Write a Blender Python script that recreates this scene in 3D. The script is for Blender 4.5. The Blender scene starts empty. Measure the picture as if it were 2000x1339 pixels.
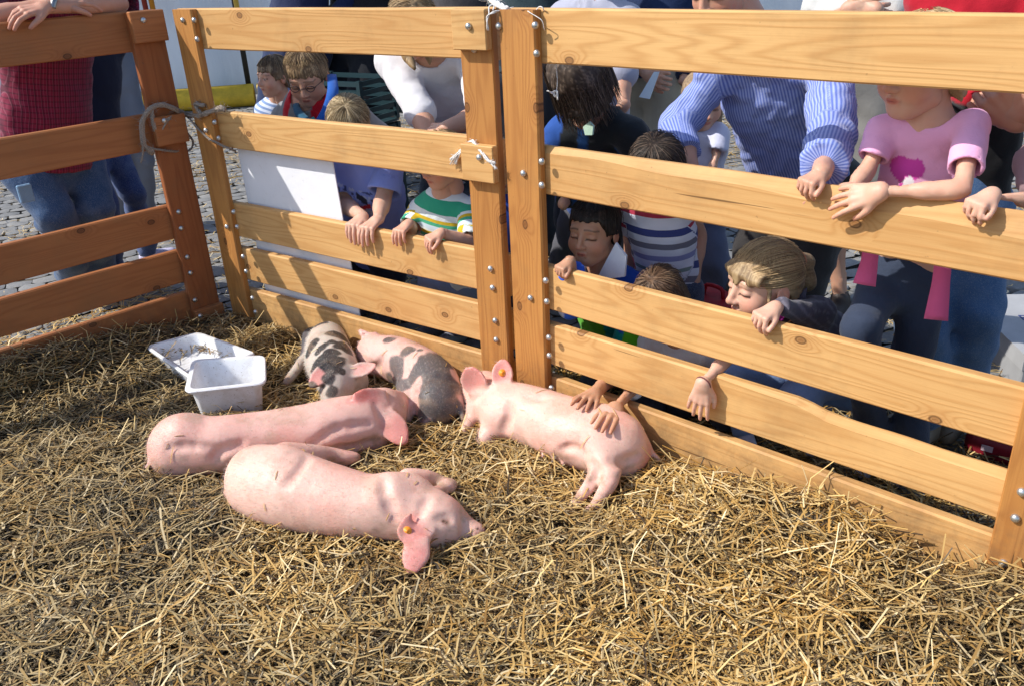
import bpy, math, random
import numpy as np
from mathutils import Matrix, Vector
R = math.radians
random.seed(7)
scene = bpy.context.scene
COL = scene.collection

# ------------------------------------------------------------------ camera, sky, sun, exposure
CAM_Z = 1.4369
CR = np.array([0.99865826, -0.02184712, -0.04695086])
CU = np.array([0.05178494, 0.42131562, 0.90543441])
CF = np.array([0.0, 0.9066509, -0.42188168])
CO = np.array([0.0, 0.0, CAM_Z])
FPX = 1668.35
cam = bpy.data.cameras.new("camera")
cam.sensor_width = 36.0
cam.lens = FPX / 2000.0 * 36.0
cam.clip_start = 0.05
cam.clip_end = 500.0
camo = bpy.data.objects.new("camera", cam)
COL.objects.link(camo)
camo.matrix_world = Matrix(((CR[0], CU[0], -CF[0], 0), (CR[1], CU[1], -CF[1], 0), (CR[2], CU[2], -CF[2], CAM_Z), (0, 0, 0, 1)))
scene.camera = camo

SUN_EL, SUN_AZ = R(43.5), R(-173.5)       # direction towards the sun, azimuth from +x
SUN_DIR = Vector((math.cos(SUN_EL) * math.cos(SUN_AZ), math.cos(SUN_EL) * math.sin(SUN_AZ), math.sin(SUN_EL)))
w = bpy.data.worlds.new("World")
scene.world = w
w.use_nodes = True
nt = w.node_tree
bg = nt.nodes["Background"]
sky = nt.nodes.new("ShaderNodeTexSky")
sky.sky_type = 'NISHITA'
sky.sun_disc = False
sky.sun_elevation = SUN_EL
sky.sun_rotation = R(90.0) - SUN_AZ       # nishita: rotation measured clockwise from +y
nt.links.new(sky.outputs[0], bg.inputs[0])
bg.inputs[1].default_value = 0.15
sun = bpy.data.lights.new("sun", 'SUN')
sun.energy = 3.9
sun.angle = R(0.53)
sun.color = (1.0, 0.95, 0.86)
suno = bpy.data.objects.new("sun", sun)
COL.objects.link(suno)
suno.rotation_euler = (-SUN_DIR).to_track_quat('-Z', 'Y').to_euler()
suno.location = (-4, -1, 6)
vs = scene.view_settings
vs.view_transform = 'Standard'
vs.look = 'None'
vs.gamma = 1.0
vs.exposure = 0.42
vs.use_curve_mapping = False
scene.cycles.max_bounces = 6

# ------------------------------------------------------------------ places measured in the photograph
PLN = {  # vertical planes of the three hurdles: normal (pointing out of the pen), distance, direction along
    'A': (np.array([-0.69595, 0.71809, 0.0]), 3.35747, np.array([0.71809, 0.69595, 0.0])),
    'B': (np.array([0.59801, 0.80149, 0.0]), 2.04097, np.array([0.80149, -0.59801, 0.0])),
    'C': (np.array([0.68598, 0.72762, 0.0]), 1.84736, np.array([0.72762, -0.68598, 0.0])),
}
def ray(px, py):
    d = CF * FPX + CR * (px - 1000.0) - CU * (py - 669.5)
    return d / np.linalg.norm(d)
def on(pl, px, py, off=0.0):
    n, d, a = PLN[pl]
    r = ray(px, py)
    return CO + r * ((d + off - n @ CO) / (n @ r))
def gz(px, py, z=0.0):
    r = ray(px, py)
    return CO + r * ((z - CAM_Z) / r[2])
def at(px, py, dist):
    r = ray(px, py)
    return CO + r * dist

# ------------------------------------------------------------------ helpers
def tag(o, label=None, cat=None, group=None, kind=None):
    if label: o['label'] = label
    if cat: o['category'] = cat
    if group: o['group'] = group
    if kind: o['kind'] = kind
    return o
def empty(name, loc, rz=0.0, label=None, cat=None, group=None):
    o = bpy.data.objects.new(name, None)
    o.empty_display_size = 0.1
    COL.objects.link(o)
    o.location = loc
    o.rotation_euler = (0, 0, rz)
    return tag(o, label, cat, group)
def npmesh(name, V, F, smooth=True, attrs=None, mat=None):
    """V (n,3); F = list of int arrays (m,k) with k = 3 or 4"""
    me = bpy.data.meshes.new(name)
    V = np.asarray(V, np.float32)
    if not isinstance(F, (list, tuple)): F = [F]
    F = [np.asarray(f, np.int32) for f in F if len(f)]
    me.vertices.add(len(V))
    me.vertices.foreach_set("co", V.ravel())
    loops = np.concatenate([f.ravel() for f in F])
    tot = np.concatenate([np.full(len(f), f.shape[1], np.int32) for f in F])
    start = np.concatenate([[0], np.cumsum(tot)[:-1]]).astype(np.int32)
    me.loops.add(len(loops))
    me.loops.foreach_set("vertex_index", loops)
    me.polygons.add(len(tot))
    me.polygons.foreach_set("loop_start", start)
    me.polygons.foreach_set("loop_total", tot)
    me.polygons.foreach_set("use_smooth", np.full(len(tot), bool(smooth)))
    me.update(calc_edges=True)
    if attrs:
        for k, a in attrs.items():
            a = np.asarray(a, np.float32)
            if a.ndim == 1:
                at_ = me.attributes.new(k, 'FLOAT', 'POINT'); at_.data.foreach_set("value", a)
            else:
                if a.shape[1] == 3: a = np.concatenate([a, np.ones((len(a), 1), np.float32)], 1)
                at_ = me.attributes.new(k, 'FLOAT_COLOR', 'POINT'); at_.data.foreach_set("color", a.ravel())
    if mat is not None: me.materials.append(mat)
    return me
def mobj(name, me, parent=None, loc=None, rot=None):
    o = bpy.data.objects.new(name, me)
    COL.objects.link(o)
    if parent is not None: o.parent = parent
    if loc is not None: o.location = loc
    if rot is not None: o.rotation_euler = rot
    return o
class MB:
    """collects plain shapes as one mesh"""
    def __init__(s): s.v = []; s.f = {3: [], 4: []}; s.n = 0
    def add(s, V, F):
        V = np.asarray(V, float)
        s.v.append(V)
        F = np.asarray(F, int)
        s.f[F.shape[1]].append(F + s.n)
        s.n += len(V)
        return s
    def add2(s, V, F4, F3):
        n = s.n
        s.v.append(np.asarray(V, float)); s.n += len(V)
        if len(F4): s.f[4].append(np.asarray(F4, int) + n)
        if len(F3): s.f[3].append(np.asarray(F3, int) + n)
        return s
    def box(s, lo, hi, M=None, bev=0.0):
        lo = np.array(lo, float); hi = np.array(hi, float)
        if bev <= 0:
            V = np.array([[x, y, z] for x in (lo[0], hi[0]) for y in (lo[1], hi[1]) for z in (lo[2], hi[2])])
            F = [[0, 1, 3, 2], [4, 6, 7, 5], [0, 4, 5, 1], [2, 3, 7, 6], [0, 2, 6, 4], [1, 5, 7, 3]]
            if M is not None: V = xf(V, M)
            return s.add(V, F)
        # chamfered box: three rectangles shifted
        b = bev
        V = []; idx = {}
        for i, sx in enumerate((lo[0], hi[0])):
            for j, sy in enumerate((lo[1], hi[1])):
                for k, sz in enumerate((lo[2], hi[2])):
                    ix, iy, iz = (b if i == 0 else -b), (b if j == 0 else -b), (b if k == 0 else -b)
                    idx[i, j, k] = len(V)
                    V += [[sx, sy + iy, sz + iz], [sx + ix, sy, sz + iz], [sx + ix, sy + iy, sz]]
        g = lambda i, j, k, a: idx[i, j, k] + a
        F4, F3 = [], []
        for i in (0, 1):
            F4.append([g(i, 0, 0, 0), g(i, 0, 1, 0), g(i, 1, 1, 0), g(i, 1, 0, 0)][::(1 if i == 0 else -1)])
            F4.append([g(0, i, 0, 1), g(1, i, 0, 1), g(1, i, 1, 1), g(0, i, 1, 1)][::(1 if i == 0 else -1)])
            F4.append([g(0, 0, i, 2), g(0, 1, i, 2), g(1, 1, i, 2), g(1, 0, i, 2)][::(1 if i == 0 else -1)])
        for a in (0, 1):
            for c in (0, 1):
                q = [g(0, a, c, 1), g(1, a, c, 1), g(1, a, c, 2), g(0, a, c, 2)]; F4.append(q if (a != c) else q[::-1])
                q = [g(a, 0, c, 0), g(a, 1, c, 0), g(a, 1, c, 2), g(a, 0, c, 2)]; F4.append(q if (a == c) else q[::-1])
                q = [g(a, c, 0, 0), g(a, c, 1, 0), g(a, c, 1, 1), g(a, c, 0, 1)]; F4.append(q if (a != c) else q[::-1])
        for i in (0, 1):
            for j in (0, 1):
                for k in (0, 1):
                    q = [g(i, j, k, 0), g(i, j, k, 1), g(i, j, k, 2)]
                    F3.append(q if (i + j + k) % 2 == 0 else q[::-1])
        V = np.array(V)
        if M is not None: V = xf(V, M)
        return s.add2(V, F4, F3)
    def tube(s, pts, rad, sides=6, cap=True):
        V, F4, F3 = tube_geo(pts, rad, sides, cap)
        return s.add2(V, F4, F3)
    def build(s, name, mat, parent=None, smooth=False, loc=None, rot=None):
        V = np.concatenate(s.v)
        F = [np.concatenate(s.f[k]) for k in (3, 4) if s.f[k]]
        return mobj(name, npmesh(name, V, F, smooth, mat=mat), parent, loc, rot)
def xf(V, M):
    M = np.array(M)
    return V @ M[:3, :3].T + M[:3, 3]
def frame_from(d, up=(0, 0, 1)):
    d = np.asarray(d, float); d = d / np.linalg.norm(d)
    up = np.asarray(up, float)
    x = np.cross(d, up)
    if np.linalg.norm(x) < 1e-5: x = np.cross(d, (1, 0, 0))
    x /= np.linalg.norm(x)
    return x, np.cross(x, d), d
def tube_geo(pts, rad, sides=6, cap=True):
    pts = np.asarray(pts, float); n = len(pts)
    rad = np.broadcast_to(np.asarray(rad, float), (n,))
    tg = np.gradient(pts, axis=0)
    ang = np.arange(sides) / sides * 2 * np.pi
    V = []
    x, y, _ = frame_from(tg[0])
    for i in range(n):
        t = tg[i] / (np.linalg.norm(tg[i]) + 1e-12)
        x = x - t * (x @ t); x /= np.linalg.norm(x); y = np.cross(t, x)
        V.append(pts[i] + rad[i] * (np.cos(ang)[:, None] * x + np.sin(ang)[:, None] * y))
    V = np.concatenate(V)
    F4 = []
    for i in range(n - 1):
        for j in range(sides):
            a = i * sides + j; b = i * sides + (j + 1) % sides
            F4.append([a, b, b + sides, a + sides])
    F3 = []
    if cap:
        V = np.concatenate([V, pts[:1], pts[-1:]]); c0 = n * sides; c1 = c0 + 1
        for j in range(sides):
            F3.append([c0, (j + 1) % sides, j]); F3.append([c1, (n - 1) * sides + j, (n - 1) * sides + (j + 1) % sides])
    return V, F4, F3
def spline(pts, n):
    pts = np.asarray(pts, float); m = len(pts)
    P = np.concatenate([[2 * pts[0] - pts[1]], pts, [2 * pts[-1] - pts[-2]]])
    out = []
    for t in np.linspace(0, m - 1 - 1e-9, n):
        i = int(t); u = t - i
        a, b, c, d = P[i], P[i + 1], P[i + 2], P[i + 3]
        out.append(0.5 * (2 * b + (c - a) * u + (2 * a - 5 * b + 4 * c - d) * u * u + (3 * b - 3 * c + d - a) * u ** 3))
    return np.array(out)
_rng = np.random.default_rng(11)
_LAT = _rng.random((32, 32, 32)).astype(np.float32)
def vnoise(P, sc=1.0, seed=0.0):
    """smooth 3-D value noise in 0..1, P (...,3)"""
    Q = np.asarray(P) * sc + seed * 7.31 + 100.0
    I = np.floor(Q).astype(int); f = (Q - I); f = f * f * (3 - 2 * f)
    o = 0
    for a in (0, 1):
        for b in (0, 1):
            for c in (0, 1):
                wgt = (f[..., 0] if a else 1 - f[..., 0]) * (f[..., 1] if b else 1 - f[..., 1]) * (f[..., 2] if c else 1 - f[..., 2])
                o = o + wgt * _LAT[(I[..., 0] + a) & 31, (I[..., 1] + b) & 31, (I[..., 2] + c) & 31]
    return o
def fbm(P, sc=1.0, seed=0.0, o=3):
    t = 0; a = 0.5; k = 0
    for i in range(o):
        t = t + a * vnoise(P, sc, seed + i); k += a; a *= 0.5; sc *= 2.1
    return t / k

# ------------------------------------------------------------------ materials
class NT:
    def __init__(s, name):
        s.m = bpy.data.materials.new(name); s.m.use_nodes = True
        s.t = s.m.node_tree; s.b = s.t.nodes["Principled BSDF"]
    def n(s, typ, **kw):
        nd = s.t.nodes.new(typ)
        for k, v in kw.items():
            if k.startswith('_'): setattr(nd, k[1:], v)
        return nd
    def set(s, sock, v):
        if isinstance(v, bpy.types.NodeSocket): s.t.links.new(v, sock)
        elif isinstance(v, (tuple, list)):
            if sock.type == 'RGBA' and len(v) == 3: v = tuple(v) + (1.0,)
            sock.default_value = v
        else: sock.default_value = v
    def math(s, op, a, b=0.0, c=None, clamp=False):
        nd = s.t.nodes.new("ShaderNodeMath"); nd.operation = op; nd.use_clamp = clamp
        s.set(nd.inputs[0], a); s.set(nd.inputs[1], b)
        if c is not None: s.set(nd.inputs[2], c)
        return nd.outputs[0]
    def vmath(s, op, a, b):
        nd = s.t.nodes.new("ShaderNodeVectorMath"); nd.operation = op
        s.set(nd.inputs[0], a); s.set(nd.inputs[1], b)
        return nd.outputs[0]
    def coord(s, which="Object"):
        return s.t.nodes.new("ShaderNodeTexCoord").outputs[which]
    def attr(s, name, out="Color"):
        nd = s.t.nodes.new("ShaderNodeAttribute"); nd.attribute_name = name
        return nd.outputs[out]
    def noise(s, vec, scale, detail=2.0, rough=0.5, dist=0.0, out=0):
        nd = s.t.nodes.new("ShaderNodeTexNoise")
        s.set(nd.inputs["Vector"], vec)
        nd.inputs["Scale"].default_value = scale; nd.inputs["Detail"].default_value = detail
        nd.inputs["Roughness"].default_value = rough; nd.inputs["Distortion"].default_value = dist
        return nd.outputs[out]
    def voro(s, vec, scale, feature='F1', out=0, rnd=1.0):
        nd = s.t.nodes.new("ShaderNodeTexVoronoi"); nd.feature = feature
        s.set(nd.inputs["Vector"], vec); nd.inputs["Scale"].default_value = scale
        nd.inputs["Randomness"].default_value = rnd
        return nd.outputs[out]
    def ramp(s, fac, stops, interp='LINEAR'):
        nd = s.t.nodes.new("ShaderNodeValToRGB"); nd.color_ramp.interpolation = interp
        s.set(nd.inputs[0], fac)
        e = nd.color_ramp.elements
        while len(e) < len(stops): e.new(0.5)
        for i, (p_, c_) in enumerate(stops):
            e[i].position = p_; e[i].color = tuple(c_) + (1.0,) if len(c_) == 3 else c_
        return nd.outputs[0]
    def mix(s, fac, a, b, typ='MIX'):
        nd = s.t.nodes.new("ShaderNodeMix"); nd.data_type = 'RGBA'; nd.blend_type = typ
        s.set(nd.inputs[0], fac); s.set(nd.inputs[6], a); s.set(nd.inputs[7], b)
        return nd.outputs[2]
    def maprange(s, v, a, b, c=0.0, d=1.0):
        nd = s.t.nodes.new("ShaderNodeMapRange")
        s.set(nd.inputs[0], v)
        for i, q in enumerate((a, b, c, d)): nd.inputs[i + 1].default_value = q
        return nd.outputs[0]
    def sep(s, v):
        nd = s.t.nodes.new("ShaderNodeSeparateXYZ"); s.set(nd.inputs[0], v); return nd.outputs
    def comb(s, x, y, z):
        nd = s.t.nodes.new("ShaderNodeCombineXYZ")
        for i, q in enumerate((x, y, z)): s.set(nd.inputs[i], q)
        return nd.outputs[0]
    def rnd(s):
        return s.t.nodes.new("ShaderNodeObjectInfo").outputs["Random"]
    def bump(s, h, strength=0.3, dist=0.002):
        nd = s.t.nodes.new("ShaderNodeBump"); s.set(nd.inputs["Height"], h)
        nd.inputs["Strength"].default_value = strength; nd.inputs["Distance"].default_value = dist
        s.set(s.b.inputs["Normal"], nd.outputs[0])
    def out(s, col=None, rough=0.6, spec=0.5, metal=0.0, sss=0.0, ssr=None, sheen=0.0, trans=0.0):
        if col is not None: s.set(s.b.inputs["Base Color"], col)
        s.set(s.b.inputs["Roughness"], rough)
        s.b.inputs["Specular IOR Level"].default_value = spec
        s.b.inputs["Metallic"].default_value = metal
        if sss > 0:
            s.b.inputs["Subsurface Weight"].default_value = sss
            s.b.inputs["Subsurface Radius"].default_value = ssr or (1.0, 0.35, 0.2)
            s.b.inputs["Subsurface Scale"].default_value = 0.006
        if sheen > 0:
            s.b.inputs["Sheen Weight"].default_value = sheen
        return s.m
MATS = {}
def simple(name, col, rough=0.6, spec=0.4, metal=0.0, nscale=0.0, namt=0.15, bump=0.0, sheen=0.0):
    if name in MATS: return MATS[name]
    t = NT(name)
    c = col
    if nscale > 0:
        n = t.noise(t.coord(), nscale, 4.0, 0.6)
        c = t.mix(t.maprange(n, 0.3, 0.7), tuple(v * (1 - namt) for v in col), tuple(min(1, v * (1 + namt)) for v in col))
        if bump > 0: t.bump(n, bump, 0.003)
    MATS[name] = t.out(c, rough, spec, metal, sheen=sheen)
    return MATS[name]
def wood(name, light, dark, knot, seed=0.0, vertical=False):
    t = NT(name)
    o = t.sep(t.coord())
    x, y, z = (o[2], o[1], o[0]) if vertical else (o[0], o[1], o[2])
    rn = t.math('MULTIPLY', t.rnd(), 37.0)
    rn = t.math('ADD', rn, seed)
    # knots: sparse points, stretched along the grain
    kv = t.comb(t.math('ADD', t.math('MULTIPLY', x, 3.6), rn), t.math('MULTIPLY', z, 5.5), 0.0)
    vd = t.t.nodes.new("ShaderNodeTexVoronoi"); vd.feature = 'F1'; vd.voronoi_dimensions = '2D'
    t.set(vd.inputs["Vector"], kv); vd.inputs["Scale"].default_value = 1.0
    pick = t.math('GREATER_THAN', t.sep(vd.outputs["Color"])[0], 0.66)
    kd = vd.outputs["Distance"]
    near = t.math('MULTIPLY', t.maprange(kd, 0.28, 0.0), pick)
    core = t.math('MULTIPLY', t.maprange(kd, 0.045, 0.025), pick)
    ring = t.math('MULTIPLY', t.math('MULTIPLY', t.maprange(kd, 0.03, 0.042), t.maprange(kd, 0.062, 0.048)), pick)
    gv = t.comb(t.math('ADD', t.math('MULTIPLY', x, 0.55), rn), t.math('MULTIPLY', y, 8.0), t.math('MULTIPLY', z, 8.0))
    g = t.noise(gv, 1.0, 2.5, 0.45)
    g = t.math('ADD', g, t.math('MULTIPLY', t.math('POWER', near, 2.0), 0.28))
    rings = t.math('SINE', t.math('MULTIPLY', g, 115.0))
    rings = t.math('POWER', t.maprange(rings, -1.0, 1.0), 2.2)
    fv = t.comb(t.math('ADD', t.math('MULTIPLY', x, 5.0), rn), t.math('MULTIPLY', y, 240.0), t.math('MULTIPLY', z, 240.0))
    fib = t.noise(fv, 1.0, 3.0, 0.6)
    br = t.noise(t.comb(t.math('ADD', t.math('MULTIPLY', x, 1.6), rn), t.math('MULTIPLY', y, 4.0), t.math('MULTIPLY', z, 5.0)), 1.0, 3.0, 0.6)
    c = t.mix(t.maprange(br, 0.3, 0.72), light, tuple(0.62 * a + 0.38 * b for a, b in zip(light, dark)))
    tv = t.math('FRACT', t.math('MULTIPLY', t.rnd(), 7.3))
    c = t.mix(t.maprange(tv, 0.0, 1.0, 0.0, 0.30), c, t.mix(1.0, c, (0.72, 0.62, 0.55), 'MULTIPLY'))
    c = t.mix(t.math('MULTIPLY', rings, 0.46), c, dark)
    c = t.mix(t.math('MULTIPLY', t.maprange(fib, 0.45, 0.75), 0.35), c, dark)
    c = t.mix(t.math('MULTIPLY', t.math('POWER', near, 1.6), 0.42), c, knot)
    c = t.mix(t.math('MULTIPLY', core, 0.6), c, tuple(v * 0.45 for v in knot))
    c = t.mix(t.math('MULTIPLY', ring, 0.8), c, tuple(v * 0.22 for v in knot))
    # scuffs and dirt streaks
    dirt = t.noise(t.comb(t.math('ADD', t.math('MULTIPLY', x, 2.3), rn), 3.0, t.math('MULTIPLY', z, 14.0)), 1.0, 5.0, 0.7)
    c = t.mix(t.math('MULTIPLY', t.maprange(dirt, 0.60, 0.78), 0.30), c, (0.16, 0.10, 0.06))
    ck = t.noise(t.comb(t.math('ADD', t.math('MULTIPLY', x, 1.7), rn), t.math('MULTIPLY', y, 30.0), t.math('MULTIPLY', z, 70.0)), 1.0, 2.0, 0.5)
    crack = t.math('MULTIPLY', t.maprange(ck, 0.735, 0.75), 0.75)
    c = t.mix(crack, c, tuple(v * 0.18 for v in dark))
    gp = t.t.nodes.new("ShaderNodeNewGeometry").outputs["Position"]
    gzv = t.sep(gp)[2]
    sp = t.noise(gp, 13.0, 6.0, 0.75)
    mud = t.math('MULTIPLY', t.maprange(gzv, 0.30, 0.03), t.maprange(sp, 0.42, 0.68))
    c = t.mix(t.math('MULTIPLY', mud, 0.8), c, (0.13, 0.085, 0.05))
    st_ = t.noise(gp, 3.3, 5.0, 0.7)
    c = t.mix(t.math('MULTIPLY', t.maprange(st_, 0.50, 0.72), 0.30), c, (0.20, 0.115, 0.05))
    spk = t.noise(gp, 85.0, 2.0, 0.5)
    c = t.mix(t.math('MULTIPLY', t.maprange(spk, 0.73, 0.79), 0.4), c, (0.10, 0.06, 0.03))
    hv = t.mix(0.5, rings, fib)
    t.bump(hv, 0.4, 0.0015)
    return t.out(c, 0.62, 0.35)
# ------------------------------------------------------------------ ground, cobbles, tent behind
def lin(r, g, b):
    f = lambda v: (v / 255.0 / 12.92) if v <= 10 else ((v / 255.0 + 0.055) / 1.055) ** 2.4
    return (f(r), f(g), f(b))
t = NT("joint_sand")
n1 = t.noise(t.coord(), 7.0, 6.0, 0.65)
n2 = t.noise(t.coord(), 90.0, 4.0, 0.7)
c = t.mix(t.maprange(n1, 0.3, 0.7), (0.075, 0.068, 0.060), (0.15, 0.135, 0.115))
c = t.mix(t.maprange(n2, 0.5, 0.75), c, (0.22, 0.19, 0.14))
t.bump(n2, 0.6, 0.006)
M_SAND = t.out(c, 0.9, 0.2)
t = NT("cobble_stone")
rn = t.rnd()
n1 = t.noise(t.coord(), 14.0, 6.0, 0.7)
n2 = t.noise(t.coord(), 120.0, 3.0, 0.7)
ia = t.attr("tone", "Fac")
base = t.mix(t.math('FRACT', t.math('ADD', rn, ia)), (0.19, 0.195, 0.20), (0.29, 0.285, 0.275))
c = t.mix(t.maprange(n1, 0.35, 0.7), t.mix(0.35, base, (0.09, 0.085, 0.08)), base)
c = t.mix(t.math('MULTIPLY', t.maprange(n2, 0.5, 0.7), 0.5), c, (0.36, 0.34, 0.31))
t.bump(t.math('ADD', n1, t.math('MULTIPLY', n2, 0.4)), 0.5, 0.006)
M_COBBLE = t.out(c, 0.7, 0.4)

ground = mobj("ground", npmesh("ground", [[-60, -60, -0.028], [60, -60, -0.028], [60, 60, -0.028], [-60, 60, -0.028]], [[[0, 1, 2, 3]]], False, mat=M_SAND))
tag(ground, kind='structure')

def cobble_geo(sx, sy, hh, seed):
    r = np.random.default_rng(seed)
    V = []; lay = [(1.0, -0.03), (1.0, hh * 0.55), (0.93, hh * 0.88), (0.72, hh)]
    per = [(-1, -0.55), (-0.6, -1), (0.55, -1), (1, -0.6), (1, 0.55), (0.6, 1), (-0.55, 1), (-1, 0.6)]
    jit = r.normal(0, 0.05, (8, 2))
    tz = r.normal(0, 0.0025, 8)
    for k, (s, z) in enumerate(lay):
        for i, (a, b) in enumerate(per):
            V.append([(a + jit[i, 0]) * sx * s, (b + jit[i, 1]) * sy * s, z + (tz[i] if k > 0 else 0)])
    V.append([0, 0, hh + 0.002])
    F4 = []; F3 = []
    for k in range(3):
        for i in range(8):
            j = (i + 1) % 8
            F4.append([k * 8 + i, k * 8 + j, k * 8 + 8 + j, k * 8 + 8 + i])
    for i in range(8):
        F3.append([24 + i, 24 + (i + 1) % 8, 32])
    return np.array(V), np.array(F4), np.array(F3)
pave = mobj("pavement", npmesh("pavement", [[-9, -1, -0.024], [9, -1, -0.024], [9, 13, -0.024], [-9, 13, -0.024]], [[[0, 1, 2, 3]]], False, mat=M_SAND))
tag(pave, kind='structure')
VARI = []
for k in range(6):
    V, F4, F3 = cobble_geo(0.0605, 0.0455, 0.010, 40 + k)
    VARI.append((V, F4, F3, npmesh("cobble", V, [F4, F3], True, attrs={'tone': np.full(len(V), k * 0.13)}, mat=M_COBBLE)))
def inside_pen(x, y, m=0.0):
    return (-0.69595 * x + 0.71809 * y < 3.357 + m) and (0.598 * x + 0.8015 * y < 2.04 + m) and (0.686 * x + 0.7276 * y < 1.847 + m)
rr = random.Random(5)
cand = []
ca, sa = math.cos(R(24)), math.sin(R(24))
for i in range(-90, 110):
    for j in range(-60, 190):
        u = i * 0.128 + (0.064 if j % 2 else 0.0) + rr.uniform(-0.006, 0.006)
        v = j * 0.097 + rr.uniform(-0.005, 0.005)
        x = u * ca - v * sa; y = u * sa + v * ca + 2.0
        if not (-7 < x < 8 and 0.2 < y < 11): continue
        if inside_pen(x, y, -0.02): continue
        P = np.array([x, y, 0.0]) - CO
        zc = P @ CF
        if zc < 0.4: continue
        px = 1000 + FPX * (P @ CR) / zc; py = 669.5 - FPX * (P @ CU) / zc
        if not (-900 < px < 2900 and -500 < py < 1500): continue
        # patches the hurdles leave open
        vis = (px < 300 and 280 < py < 720) or (370 < px < 470 and 180 < py < 640) or (930 > px > 760 and 330 < py < 420) or (1340 < px < 1420 and 430 < py < 580) or (1590 < px < 1680 and 480 < py < 660) or (px > 1880 and 520 < py < 800) or (200 < px < 260 and py < 420)
        cand.append((not vis, zc, x, y, rr.uniform(-0.06, 0.06) + R(24), rr.randrange(6), rr.uniform(-0.004, 0.003)))
cand.sort()
lump = MB(); tones = []
for k, (nv, zc, x, y, rz, vi, dz) in enumerate(cand):
    V, F4, F3, me = VARI[vi]
    flip = math.pi if (k % 3 == 0) else 0.0
    if k < 290:
        mobj("cobble", me, pave, (x, y, dz - 0.002), (0, 0, rz + flip))
    else:
        c_, s_ = math.cos(rz + flip), math.sin(rz + flip)
        W_ = np.stack([V[:, 0] * c_ - V[:, 1] * s_ + x, V[:, 0] * s_ + V[:, 1] * c_ + y, V[:, 2] + dz - 0.002], 1)
        V0 = np.concatenate([W_[8:16], W_[24:32]]); lump.add2(V0, [[i, (i + 1) % 8, 8 + (i + 1) % 8, 8 + i] for i in range(8)], [[8, 8 + i, 9 + i] for i in range(1, 7)]); tones.append(np.full(16, rr.random()))
me = npmesh("cobbles", np.concatenate(lump.v), [np.concatenate(lump.f[3]), np.concatenate(lump.f[4])], True, attrs={'tone': np.concatenate(tones)}, mat=M_COBBLE)
o = mobj("cobbles", me, pave); o['kind'] = 'stuff'
# ------------------------------------------------------------------ the three hurdles of the pen
LT, DK, KN = (0.69, 0.415, 0.165), (0.46, 0.215, 0.062), (0.36, 0.135, 0.036)
M_BOARD = wood("larch_board", LT, DK, KN, 3.0)
M_POST = wood("larch_post", (0.51, 0.235, 0.062), (0.31, 0.115, 0.027), (0.28, 0.10, 0.03), 9.0, True)
M_BOARDA = wood("larch_board_shaded", (0.44, 0.170, 0.058), (0.27, 0.088, 0.028), (0.16, 0.05, 0.02), 5.0)  # darker copy of the board wood, the left panel's shade put into the colour
M_POSTA = wood("larch_post_shaded", (0.36, 0.120, 0.038), (0.22, 0.062, 0.021), (0.16, 0.05, 0.02), 12.0, True)  # post wood likewise darkened for the left panel's shade
t = NT("zinc_bolt")
t.bump(t.noise(t.coord(), 300.0, 2.0), 0.1, 0.0005)
M_BOLT = t.out(t.mix(t.rnd(), (0.62, 0.63, 0.64), (0.50, 0.50, 0.48)), 0.33, 0.5, 0.85)
ZS = [(1.280, 1.1398), (0.9139, 0.7767), (0.5543, 0.4132), (0.3658, 0.2262), (0.1827, 0.032)]
def board_mesh(name, L, h, th, mat, seed, wane=None, nseg=28, top=None):
    """board along x, thickness y 0..th, height 0..h; wane(u)->(drop in z, back-set in y) bevel on the top front arris; top(u)->extra drop of whole top"""
    V = []; 
    for i in range(nseg + 1):
        u = i / nseg; x = u * L
        n = lambda k: (vnoise(np.array([x * 3.0, k * 5.1, seed * 1.7])) - 0.5)
        f0 = 0.0025 * n(1); b0 = th + 0.002 * n(2); zb = 0.004 * n(3); zt = h + 0.004 * n(4)
        if top is not None: zt -= top(u)
        wz, wy = (0.005, 0.005) if wane is None else wane(u)
        r = 0.004
        V += [[x, f0 + r, zb], [x, f0, zb + r], [x, f0, zt - max(wz, r)], [x, f0 + min(max(wy, r), th * 0.8), zt], [x, b0 - r, zt], [x, b0, zt - r], [x, b0, zb + r], [x, b0 - r, zb]]
    F = []
    for i in range(nseg):
        for j in range(8):
            a = i * 8 + j; b = i * 8 + (j + 1) % 8
            F.append([a, a + 8, b + 8, b])
    V = np.array(V)
    e0 = [[0, 1, 2, 3], [0, 3, 4, 7], [4, 5, 6, 7]]
    n8 = nseg * 8
    e1 = [[n8 + q for q in f[::-1]] for f in e0]
    return npmesh(name, V, [np.array(F + e0 + e1)], False, mat=mat)
def post_mesh(name, wdt, hgt, th, mat, seed, left_wane=0.004, right_wane=0.006):
    V = []; ns = 16
    for i in range(ns + 1):
        z = hgt * i / ns
        n = lambda k: (vnoise(np.array([z * 4.0, k * 3.7, seed * 2.3])) - 0.5)
        x0 = 0.003 * n(1); x1 = wdt + 0.003 * n(2); f = -th + 0.002 * n(3)
        lw = left_wane * (0.8 + 0.6 * n(5)); rw = right_wane * (0.8 + 0.6 * n(6))
        V += [[x0, 0, z], [x0, f + min(lw, th * 0.8), z], [x0 + lw, f, z], [x1 - rw, f, z], [x1, f + min(rw, th * 0.8), z], [x1, 0, z]]
    F = []
    for i in range(ns):
        for j in range(6):
            a = i * 6 + j; b = i * 6 + (j + 1) % 6
            F.append([a, b, b + 6, a + 6])
    n6 = ns * 6
    F += [[3, 2, 1, 0], [5, 4, 3, 0], [n6, n6 + 1, n6 + 2, n6 + 3], [n6, n6 + 3, n6 + 4, n6 + 5]]
    return npmesh(name, np.array(V), [np.array(F)], False, mat=mat)
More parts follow.
